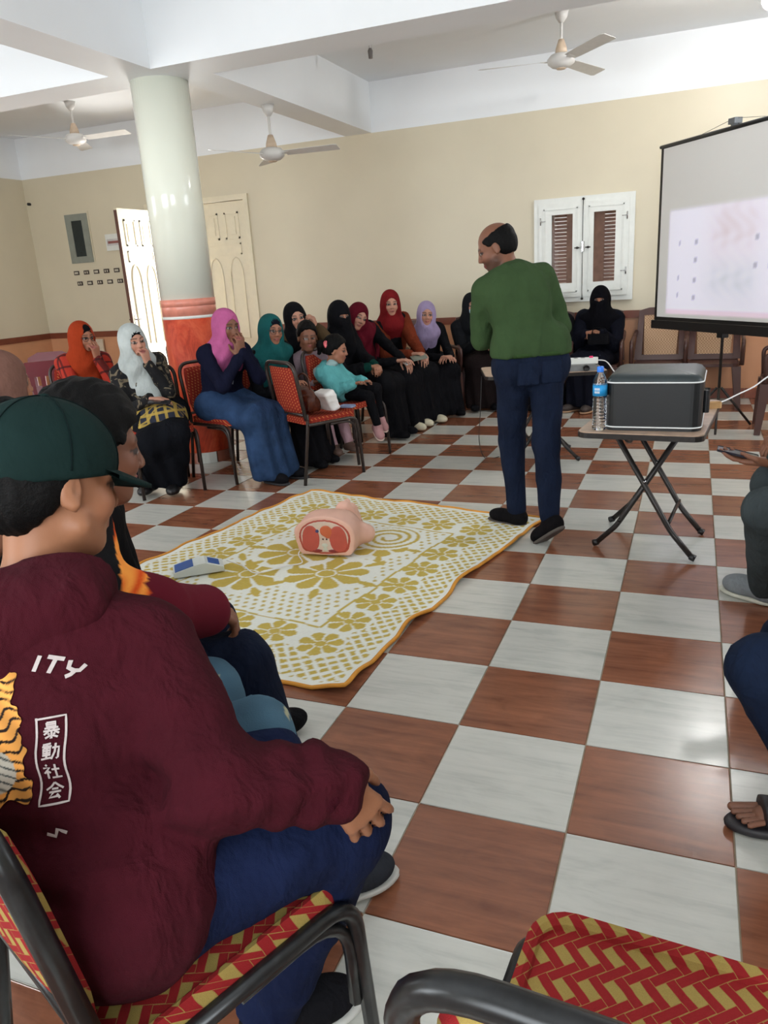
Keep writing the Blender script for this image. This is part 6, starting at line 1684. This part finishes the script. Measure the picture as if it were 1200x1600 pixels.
# --- man in sandals at the right edge
F = Fig(172, (0.50, 0.16, 0.53), (0.45, 0.14, 1.18), hyaw=175, hpitch=10, scale=1.04, ankL=(0.19, 0.19, 0.10), ankR=(0.42, 0.40, 0.09), kneeL=(-0.8, -0.15, 1), kneeR=(-0.8, 0.1, 1), footyaw=186)
F.knL = V3(0.03, 0.12, 0.47)
R_o, O = person('man at the right edge in dark jeans and black sandals', F, SK_D, 0.011, male=True, feet=False)
top(F, R_o, O, DKG, 0.024, name='shirt', cut=0.05); trousers(F, R_o, O, C_('indigo_jeans', (30, 42, 66), 0.85, 0.25, 0.6), 0.020, end=0.86, tb=0.026)
hair_cap(F, R_o, O, HAIR, 0.010)
M_SAND = plain('black_sandal_strap', (34, 32, 36), 0.5)
for q, a, ff in ((1, F.aL, F.ffL), (-1, F.aR, F.ffR)):
    sd = unit(np.cross(F.u, ff)); fr = np.array((ff, sd, F.u)); c = V3(a[0], a[1], 0) + ff * 0.055
    sole = [ell(c + ff * 0.05 + V3(0, 0, 0.014), (0.115, 0.054, 0.03), fr), ell(c - ff * 0.065 + V3(0, 0, 0.014), (0.075, 0.044, 0.03), fr, 0.05), plane(c + V3(0, 0, 0.026), (0, 0, 1), 0.003), plane(c + V3(0, 0, 0.002), (0, 0, -1), 0.003)]
    so_ = solid('sandal', sole, 0.006, M_SAND, R_o, O)
    foot = [ell(c + ff * 0.005 + V3(0, 0, 0.046), (0.090, 0.038, 0.026), fr), ell(c - ff * 0.07 + V3(0, 0, 0.05), (0.04, 0.032, 0.03), fr, 0.03), cap(a, c - ff * 0.02 + V3(0, 0, 0.06), 0.038, 0.030, 0.03)]
    for k in range(5):
        y_ = (0.033, 0.0135, -0.003, -0.0185, -0.033)[k] * -q; L_ = (0.136, 0.137, 0.131, 0.123, 0.113)[k]; r_ = (0.0115, 0.0078, 0.0075, 0.0072, 0.007)[k]
        foot += [cap(c + ff * 0.070 + sd * y_ * 0.9 + V3(0, 0, 0.042), c + ff * L_ + sd * y_ * 1.10 + V3(0, 0, 0.034), r_, r_, 0.002)]
    solid('foot', foot, 0.0036, plain('foot_skin', SK_D, 0.55), R_o, O)
    for dx, wd in ((0.055, 0.022), (-0.01, 0.02)):
        solid('strap', [dict(cap(c + ff * (dx - wd) + V3(0, 0, 0.046), c + ff * (dx + wd) + V3(0, 0, 0.050), 0.046, 0.046, 0.0, sc=(1, 1.02, 0.84), fr=fr)), plane(c + ff * (dx + wd), ff, 0.002), plane(c + ff * (dx - wd), -ff, 0.002), plane(c + V3(0, 0, 0.014), (0, 0, -1), 0.002)], 0.005, M_SAND, so_, O)

# --- boy between, in torn pale jeans
F = Fig(52, (-1.36, -0.74, 0.53), (-1.40, -0.66, 1.06), hyaw=60, hpitch=14, scale=0.96, ankL=(-1.10, -0.30, 0.09), ankR=(-0.90, -0.36, 0.09), wristL=(-1.45, -0.50, 0.66), wristR=(-1.15, -0.76, 0.64))
kl = V3(-1.17, -0.37, 0.50); kr = V3(-0.97, -0.485, 0.50)
F.knL, F.knR = kl, kr; F.aL = V3(-1.10, -0.28, 0.09); F.aR = V3(-0.90, -0.40, 0.09)
R_o, O = person('boy hidden behind the one in the cap, his torn pale blue jeans showing', F, SK_M, 0.011, male=True)
top(F, R_o, O, DKG, 0.020, name='shirt', cut=0.05)
def torn(P):
    out = np.tile(np.array(lin((72, 104, 124)), f32), (len(P), 1))
    out *= (0.85 + 0.25 * np.sin(P[:, 0] * 40) * np.sin(P[:, 1] * 31 + P[:, 2] * 20))[:, None]
    for c, ax in (((-0.935, -0.455, 0.53), (0.030, 0.026, 0.022)), ((-1.03, -0.545, 0.55), (0.018, 0.012, 0.03)), ((-1.14, -0.40, 0.55), (0.03, 0.02, 0.016))):
        m = (((P - np.array(c, f32)) / np.array(ax, f32)) ** 2).sum(1) + 0.3 * np.sin(P[:, 2] * 300)
        out[m < 1] = np.array(lin((168, 168, 140)), f32)
    return out
trousers(F, R_o, O, vcol('torn_pale_jeans', 0.85, 0.2, 0.5), 0.018, h=0.009, colf=torn, tb=0.024)
hair_cap(F, R_o, O, HAIR, 0.012); shoes(F, R_o, O, C_('grey_canvas_shoe', (60, 64, 72)), plain('pale_rubber', (190, 190, 184), 0.6))

# --- second boy: black and maroon hoodie with flame print
F = Fig(50, (-1.58, -0.42, 0.53), (-1.335, -0.425, 1.085), hyaw=58, hpitch=12, hroll=-4, scale=1.0, wristR=(-1.245, -0.235, 0.655), dR=(0.40, 0.55, -0.55), nR=(-0.2, 0.0, -1), curlR=0.85, elbR=(-0.1, -0.5, -1),
        wristL=(-1.62, -0.12, 0.60), ankR=(-1.10, -0.16, 0.09), ankL=(-1.38, 0.10, 0.09))
R_o, O = person('bare-headed boy with thick black hair in black and maroon hoodie, second in the row', F, SK_D, 0.0068, male=True)
F.elR = V3(-1.225, -0.465, 0.735); F.wR = V3(-1.222, -0.262, 0.655)
def blackmar(P):
    out = np.tile(np.array(lin((92, 18, 34)), f32), (len(P), 1))
    d = (P - F.shR.astype(f32)) @ unit(F.elR - F.shR).astype(f32)
    near = np.linalg.norm(P - F.shR.astype(f32), axis=1)
    side = (P - F.neck.astype(f32)) @ F.l.astype(f32)
    blk = (d < 0.095)
    out[blk] = np.array(lin((17, 17, 20)), f32)
    n_ = np.sin(P[:, 0] * 70 + np.sin(P[:, 2] * 50) * 2) * np.sin(P[:, 1] * 60 + P[:, 2] * 45)
    fl = (d > 0.045) & (d < 0.115 + 0.02 * n_) & (near < 0.22)
    n2 = np.clip(0.5 + 0.5 * np.sin(P[:, 0] * 120 + P[:, 1] * 90 + np.sin(P[:, 2] * 80) * 2), 0, 1)[:, None].astype(f32)
    fc = np.array(lin((214, 74, 22)), f32) * (1 - n2) + np.array(lin((250, 160, 70)), f32) * n2
    out[fl] = fc[fl]
    return out
it = F.torso(0.030) + F.arm(1, 0.030, 0.06) + F.arm(-1, 0.038, 0.06) + [cap(F.neck - F.sf * 0.07 + F.sl * 0.06, F.neck - F.sf * 0.07 - F.sl * 0.06, 0.062, None, 0.04), wrinkle(0.004, 16, 41)]
solid('hoodie', it, 0.009, vcol('black_maroon_fleece', 0.92, 0.15, 0.4), R_o, O, blackmar)
solid('cuff', [cap(F.elR + (F.wR - F.elR) * 0.84, F.elR + (F.wR - F.elR) * 0.97, 0.044, 0.040)], 0.006, C_('maroon_rib', (84, 16, 32), 0.9, 0.1, 0.8), R_o, O)
trousers(F, R_o, O, C_('navy_jeans', (24, 32, 52), 0.85, 0.2, 0.6), 0.022, h=0.009, tb=0.028)
hair_cap(F, R_o, O, HAIR, 0.020, 0.066, 0.012, 0.0055, nape=-0.045, rough=0.0014); shoes(F, R_o, O, BLK)

# --- nearest boy: dark green cap, maroon printed hoodie
F = Fig(62, (-0.965, -0.945, 0.56), (-1.085, -0.79, 1.12), hyaw=70, hpitch=14, hroll=-6, scale=0.93, hs=0.98, twist=42, wide=1.06,
        wristR=(-0.665, -0.80, 0.66), dR=(0.28, 0.34, -0.75), nR=(-0.8, 0.6, -0.2), curlR=0.35, elbR=(0.55, -0.5, -0.8),
        wristL=(-1.15, -0.62, 0.62), ankR=(-0.73, -0.62, 0.10), ankL=(-0.95, -0.45, 0.10), necklow=0.03, shdrop=0.10, neckoff=(-0.02, 0.0), footyaw=50)
F.knR = V3(-0.672, -0.71, 0.530)
F.aR = V3(-0.845, -0.745, 0.10); F.aL = V3(-1.02, -0.62, 0.10)
F.elR = V3(-0.755, -0.915, 0.725); F.wR = V3(-0.628, -0.800, 0.672)
R_o, O = person('nearest boy in dark green cap and printed maroon hoodie, back to the camera', F, (150, 102, 74), 0.0058, male=True)
HOOD = C_('maroon_fleece', (72, 20, 31), 0.95, 0.12, 0.8, 0.12, 900)
hood_items = F.torso(0.026) + F.arm(1, 0.028, 0.05) + F.arm(-1, 0.028, 0.04) + [
    cap(F.hipL + F.u * 0.03, F.hipR + F.u * 0.025, 0.134, None, 0.05), ell(F.waist - F.sf * 0.03 - F.sp * 0.02, (0.120, 0.145, 0.16), F.sfr, 0.06),
    ell(F.chest - F.sf * 0.02, (0.130, 0.172, 0.20), F.sfr, 0.05)]
sl_ = unit(F.wR - F.elR)
def sleeve_fold(P):
    q = (P - F.elR.astype(f32)); a = q @ sl_.astype(f32); r = np.linalg.norm(q - a[:, None] * sl_.astype(f32), axis=1)
    m = np.clip(1 - np.abs(a - 0.13) / 0.13, 0, 1) * (r < 0.12)
    w = (P - F.pel.astype(f32)) @ F.u.astype(f32)
    s_ = (P - F.pel.astype(f32)) @ F.l.astype(f32); b_ = (P - F.pel.astype(f32)) @ F.f.astype(f32)
    low = np.clip(1 - np.abs(w - 0.14) / 0.20, 0, 1)
    return (np.sin(a * 120 + np.sin(P[:, 2] * 60) * 0.8) * 0.004 * m + np.sin(w * 85 + s_ * 30 + b_ * 22 + np.sin(s_ * 24) * 1.2) * 0.0055 * low).astype(f32)
hood_items += [dict(t='n', f=sleeve_fold), wrinkle(0.0045, 13, 51)]
solid('hoodie', hood_items, 0.008, HOOD, R_o, O)
hd = [cap(F.neck - F.sf * 0.055 + F.sl * 0.09, F.neck - F.sf * 0.095 - F.sp * 0.07, 0.050, 0.070, 0.05), cap(F.neck - F.sf * 0.055 - F.sl * 0.09, F.neck - F.sf * 0.095 - F.sp * 0.07, 0.050, 0.070, 0.05),
      ell(F.neck - F.sf * 0.085 - F.sp * 0.02, (0.070, 0.150, 0.080), F.sfr, 0.05),
      cap(F.neck + F.sl * 0.10 - F.sf * 0.03, F.neck + F.sf * 0.08, 0.036, 0.030, 0.04), cap(F.neck - F.sl * 0.10 - F.sf * 0.03, F.neck + F.sf * 0.08, 0.036, 0.030, 0.04),
      dict(cap(F.neck + F.sp * 0.02, F.neck + F.sp * 0.12 - F.sf * 0.01, 0.058, 0.085, 0.03), op='s'), wrinkle(0.004, 18, 55)]
solid('hood', hd, 0.007, HOOD, R_o, O)
solid('cuff', [cap(F.elR + (F.wR - F.elR) * 0.86, F.elR + (F.wR - F.elR) * 0.99, 0.050, 0.042), wrinkle(0.0015, 80, 3)], 0.005, C_('maroon_cuff', (66, 18, 30), 0.95, 0.1, 0.8), R_o, O)
trousers(F, R_o, O, C_('blue_jeans_near', (26, 36, 68), 0.85, 0.2, 0.5), 0.026, h=0.008, tb=0.030, end=0.97, wr=0.004)
shoes(F, R_o, O, C_('black_trainer', (26, 26, 30)), plain('pale_rubber', (190, 190, 184), 0.6))
H = lambda *p: hp(F.head, F.hfr, F.hs, p)
hair_cap(F, R_o, O, HAIR, 0.009, 0.045, 0.0, 0.005, nape=-0.085, rough=0.0008)
CAPM = C_('dark_green_cap_cloth', (26, 46, 44), 0.85, 0.15, 0.25)
crown = [ell(H(-0.012, 0, 0.042), np.array((0.116, 0.096, 0.098)) * F.hs, F.hfr), dict(plane(H(0, 0, 0.012), -F.hfr[2] + F.hfr[0] * 0.10, 0.004))]
crown[1]['op'] = 'i'
cap_o = solid('baseball_cap', crown, 0.005, CAPM, R_o, O)
q_ = lambda *p: Vector(H(*p) - np.array(O))
V = []; nB = 15
for th in (0.0, 0.0045):
    for i in range(7):
        for j in range(nB):
            y = -0.082 + 0.164 * j / (nB - 1)
            x0 = 0.098 * math.sqrt(max(0.0, 1 - (y / 0.100) ** 2)) + 0.0; x1 = x0 + 0.072 * math.sqrt(max(0.0, 1 - (abs(y) / 0.0835) ** 2.6))
            x = x0 - 0.01 + (x1 - x0 + 0.01) * i / 6
            V.append(q_(x, y, 0.026 - 0.36 * (x - 0.09) - 3.0 * y * y + th * 1.6))
Fc = []
for s_ in (0, 1):
    b = s_ * 7 * nB
    for i in range(6):
        for j in range(nB - 1):
            f_ = (b + i * nB + j, b + (i + 1) * nB + j, b + (i + 1) * nB + j + 1, b + i * nB + j + 1); Fc.append(f_ if s_ else f_[::-1])
for j in range(nB - 1): Fc.append((6 * nB + j, 6 * nB + j + 1, 13 * nB + j + 1, 13 * nB + j))
mb = MB(); mb.add(V, Fc, True); mb.build('brim', CAPM, cap_o)
MB().lathe([(0.0, 0.006), (0.008, 0.004), (0.009, 0.0)], tuple(q_(-0.012, 0, 0.139)), 12).build('button', CAPM, cap_o)
mb = MB()
for k in range(3):
    a = math.pi * k / 3 + 0.5
    mb.tube([q_(-0.012 + 0.117 * math.cos(a) * math.sin(b_), 0.097 * math.sin(a) * math.sin(b_), 0.042 + 0.099 * math.cos(b_)) for b_ in np.linspace(-1.75, 1.75, 25)], 0.0012, 5)
mb.build('seams', C_('cap_seam', (20, 34, 34)), cap_o)

# prints on the back of the hoodie: flat shapes laid on the cloth
NRM = -F.sf
def surf_pt(u, v, off=0.002):
    """u to the wearer's right, v up along the spine, from the middle of the back; marches in to the cloth"""
    P0 = F.chest - F.sl * u + F.sp * v; lo_, hi_ = 0.02, 0.40
    for t_ in np.linspace(0.36, 0.02, 60):
        d = scene_d(hood_items, (P0 + NRM * t_).astype(f32)[None])[0]
        if d < 0: lo_ = t_; break
    else: return P0 + NRM * 0.17
    a, b = lo_, lo_ + 0.006
    for _ in range(7):
        m = (a + b) / 2
        if scene_d(hood_items, (P0 + NRM * m).astype(f32)[None])[0] < 0: a = m
        else: b = m
    return P0 + NRM * (a + off)
GU = np.linspace(-0.20, 0.20, 41); GV = np.linspace(-0.26, 0.20, 47)
GRID = np.array([[surf_pt(u, v) for v in GV] for u in GU])
def on_back(u, v, lift=0.0):
    a = np.clip((u - GU[0]) / (GU[1] - GU[0]), 0, len(GU) - 1.001); b = np.clip((v - GV[0]) / (GV[1] - GV[0]), 0, len(GV) - 1.001)
    i, j = int(a), int(b); a -= i; b -= j
    p = (GRID[i, j] * (1 - a) + GRID[i + 1, j] * a) * (1 - b) + (GRID[i, j + 1] * (1 - a) + GRID[i + 1, j + 1] * a) * b
    return p + NRM * lift - np.array(O)
INK = plain('cream_print_ink', (176, 165, 162), 0.8, var=0.1, nscale=80)
def stroke(mb, pts, w, lift=0.0012):
    P = []
    for (x0, y0), (x1, y1) in zip(pts[:-1], pts[1:]):
        n = max(1, int(math.hypot(x1 - x0, y1 - y0) / 0.006))
        for k in range(n): P.append((x0 + (x1 - x0) * k / n, y0 + (y1 - y0) * k / n))
    P.append(pts[-1]); V = []
    for i, (x, y) in enumerate(P):
        a = P[min(i + 1, len(P) - 1)]; b = P[max(i - 1, 0)]; dx, dy = a[0] - b[0], a[1] - b[1]; L = math.hypot(dx, dy) + 1e-9
        nx, ny = -dy / L * w / 2, dx / L * w / 2
        V += [on_back(x + nx, y + ny, lift), on_back(x - nx, y - ny, lift)]
    mb.add(V, [(2 * i, 2 * i + 1, 2 * i + 3, 2 * i + 2) for i in range(len(P) - 1)])
def glyph(mb, strokes, cx, cy, s, w, rot=0.0):
    c_, s_ = math.cos(rot), math.sin(rot)
    for st_ in strokes:
        stroke(mb, [(cx + ((x - 0.5) * c_ - (y - 0.5) * s_) * s, cy + ((x - 0.5) * s_ + (y - 0.5) * c_) * s) for x, y in st_], w)
G_BAO = [[(.25, 1), (.75, 1), (.75, .74), (.25, .74), (.25, 1)], [(.25, .87), (.75, .87)], [(.12, .64), (.88, .64)], [(.05, .48), (.95, .48)], [(.36, .72), (.36, .48)], [(.64, .72), (.64, .48)], [(.38, .48), (.08, .26)], [(.62, .48), (.92, .26)], [(.5, .44), (.5, .0), (.42, .04)], [(.30, .32), (.38, .24)], [(.70, .32), (.60, .24)], [(.44, .18), (.15, .04)], [(.56, .18), (.85, .04)]]
G_DONG = [[(.05, .92), (.5, .96)], [(.02, .80), (.55, .80)], [(.10, .70), (.48, .70), (.48, .42), (.10, .42), (.10, .70)], [(.10, .56), (.48, .56)], [(.29, .96), (.29, .08)], [(.06, .30), (.52, .30)], [(.0, .08), (.56, .12)], [(.58, .70), (.95, .70), (.93, .10), (.82, .04)], [(.76, .95), (.74, .45), (.56, .02)]]
G_SHA = [[(.20, .98), (.28, .88)], [(.04, .76), (.40, .76), (.06, .40)], [(.24, .62), (.24, .02)], [(.28, .52), (.42, .40)], [(.50, .62), (.94, .62)], [(.72, .95), (.72, .06)], [(.44, .06), (1, .06)]]
G_HUI = [[(.5, 1), (.3, .76), (.02, .58)], [(.5, 1), (.72, .76), (.98, .58)], [(.32, .60), (.68, .60)], [(.18, .42), (.84, .42)], [(.45, .42), (.22, .12), (.76, .16)], [(.62, .28), (.84, .04)]]
mb = MB(); KR = math.radians(-10)      # column of four characters in a hand-drawn box
KC = (0.076, -0.056)
def kp(x, y): return (KC[0] + x * math.cos(KR) - y * math.sin(KR), KC[1] + x * math.sin(KR) + y * math.cos(KR))
for i, g_ in enumerate((G_BAO, G_DONG, G_SHA, G_HUI)):
    q = kp(0.0, 0.039 - i * 0.026); glyph(mb, g_, q[0], q[1], 0.0205, 0.0025, KR)
stroke(mb, [kp(-0.018, 0.055), kp(0.017, 0.056), kp(0.0155, 0.015), kp(0.0165, -0.02), kp(0.0175, -0.054), kp(-0.017, -0.055), kp(-0.0155, -0.02), kp(-0.017, 0.015), kp(-0.0165, 0.057)], 0.0026)
mb.build('printed_characters', INK, R_o)
mb = MB()     # arched word across the shoulders, its last letters showing
lett = {'I': [[(.5, 0), (.5, 1)]], 'T': [[(.5, 0), (.5, 1)], [(.0, .94), (1, 1)]], 'Y': [[(.05, 1), (.18, .55), (.55, .48), (.85, .58), (.98, 1)], [(.62, .50), (.52, .22), (.30, .0)]]}
for ch, x, y, r_ in (('I', 0.080, 0.072, -0.45), ('T', 0.097, 0.064, -0.55), ('Y', 0.118, 0.050, -0.65)): glyph(mb, lett[ch], x, y, 0.020, 0.0052, r_)
mb.build('printed_word', INK, R_o)
mb = MB(); stroke(mb, [(0.046, -0.146), (0.056, -0.152), (0.062, -0.143), (0.072, -0.151)], 0.005); mb.build('printed_mark', INK, R_o)
# big cat fur print: orange patch with black stripes and white muzzle fur
nu, nv = 70, 120; V = []; uu = []; vv = []
VV = np.linspace(-0.095, 0.072, nv)
for a_ in np.linspace(0, 1, nu):
    for v in VV:
        e = 0.048 + 0.12 * (v + 0.02) * (v < 0) + 0.05 * v * (v > 0) + 0.0035 * math.sin(v * 140) + 0.002 * math.sin(v * 330)
        u = -0.085 + (e + 0.085) * a_
        vq = v + 0.006 * math.sin(u * 130) * abs(v + 0.02) / 0.08
        V.append(on_back(u, vq, 0.0008)); uu.append(u); vv.append(vq)
V = np.array(V); uu = np.array(uu); vv = np.array(vv)
s1 = np.sin(vv * 430 + np.sin(uu * 90 + vv * 45) * 2.4 + np.sin(uu * 240 + vv * 70) * 1.1)
orange = np.array(lin((206, 142, 70)), f32) * (1 + 0.3 * np.sin(uu * 120 + vv * 60))[:, None]
c = orange.copy(); c[s1 > 0.66] = np.array(lin((34, 24, 20)), f32)
wm = (np.hypot((uu + 0.002) / 0.034, (vv + 0.050) / 0.030) < 1) ; s2 = np.sin(vv * 500 + uu * 330)
c[wm] = np.array(lin((186, 180, 166)), f32); c[wm & (s2 > 0.7)] = np.array(lin((80, 84, 80)), f32)
I = np.arange(nu * nv).reshape(nu, nv); Fq = np.stack([I[:-1, :-1], I[:-1, 1:], I[1:, 1:], I[1:, :-1]], -1).reshape(-1, 4); 
me = mesh_np('printed_fur_patch', V, Fq, True); cc = np.ones((len(V), 4), f32); cc[:, :3] = c
at = me.color_attributes.new('Col', 'FLOAT_COLOR', 'POINT'); at.data.foreach_set('color', cc.ravel()); me.materials.append(vcol('fur_print', 0.85, 0.15))
link(bpy.data.objects.new('printed_fur_patch', me), R_o)

# ------------------------------------------------------------------ bags on the empty chair
hb = thing('handbag', 'brown leather handbag standing on the chair nearest the manikin', 'bag', (-2.80, 3.36, 0.472), 60)
M_LEA = plain('glossy_brown_leather', (86, 42, 26), 0.25, var=0.4, nscale=18)
B0 = (0, 0, 0)
solid('bag_body', [ell((0, 0, 0.085), (0.06, 0.13, 0.10), None), box3((0, 0, 0.05), (0.055, 0.13, 0.05), None, 0.02, 0.04), plane((0, 0, 0.004), (0, 0, -1), 0.0), wrinkle(0.004, 26, 3)], 0.008, M_LEA, hb, B0)
MB().tube(smooth_pts([(0.0, -0.08, 0.15), (0.0, -0.07, 0.24), (0.0, 0.0, 0.275), (0.0, 0.07, 0.24), (0.0, 0.08, 0.15)], 6), 0.006, 6).build('handle', M_LEA, hb)
hb = thing('shopping_bag', 'white bag leaning on the brown handbag on the chair', 'bag', (-2.62, 3.36, 0.474), 60)
solid('bag_body', [box3((0, 0, 0.075), (0.045, 0.085, 0.08), head_frame(0, -22), 0.02), plane((0, 0, 0.004), (0, 0, -1), 0.0), wrinkle(0.003, 26, 5)], 0.007, plain('white_bag', (224, 222, 218), 0.6), hb, B0)
mk_ = MB().rbox((0, 0), 0.055, 0.04, 0, 0.014, 0.02, 4, 0.006, 2).build('face_mask_cloth', plain('pale_blue_cloth', (130, 146, 176), 0.8))
mk_.location = (-2.53, 3.52, 0.474); tag(mk_, 'small folded pale blue cloth at the front of the chair with the bags', 'cloth')
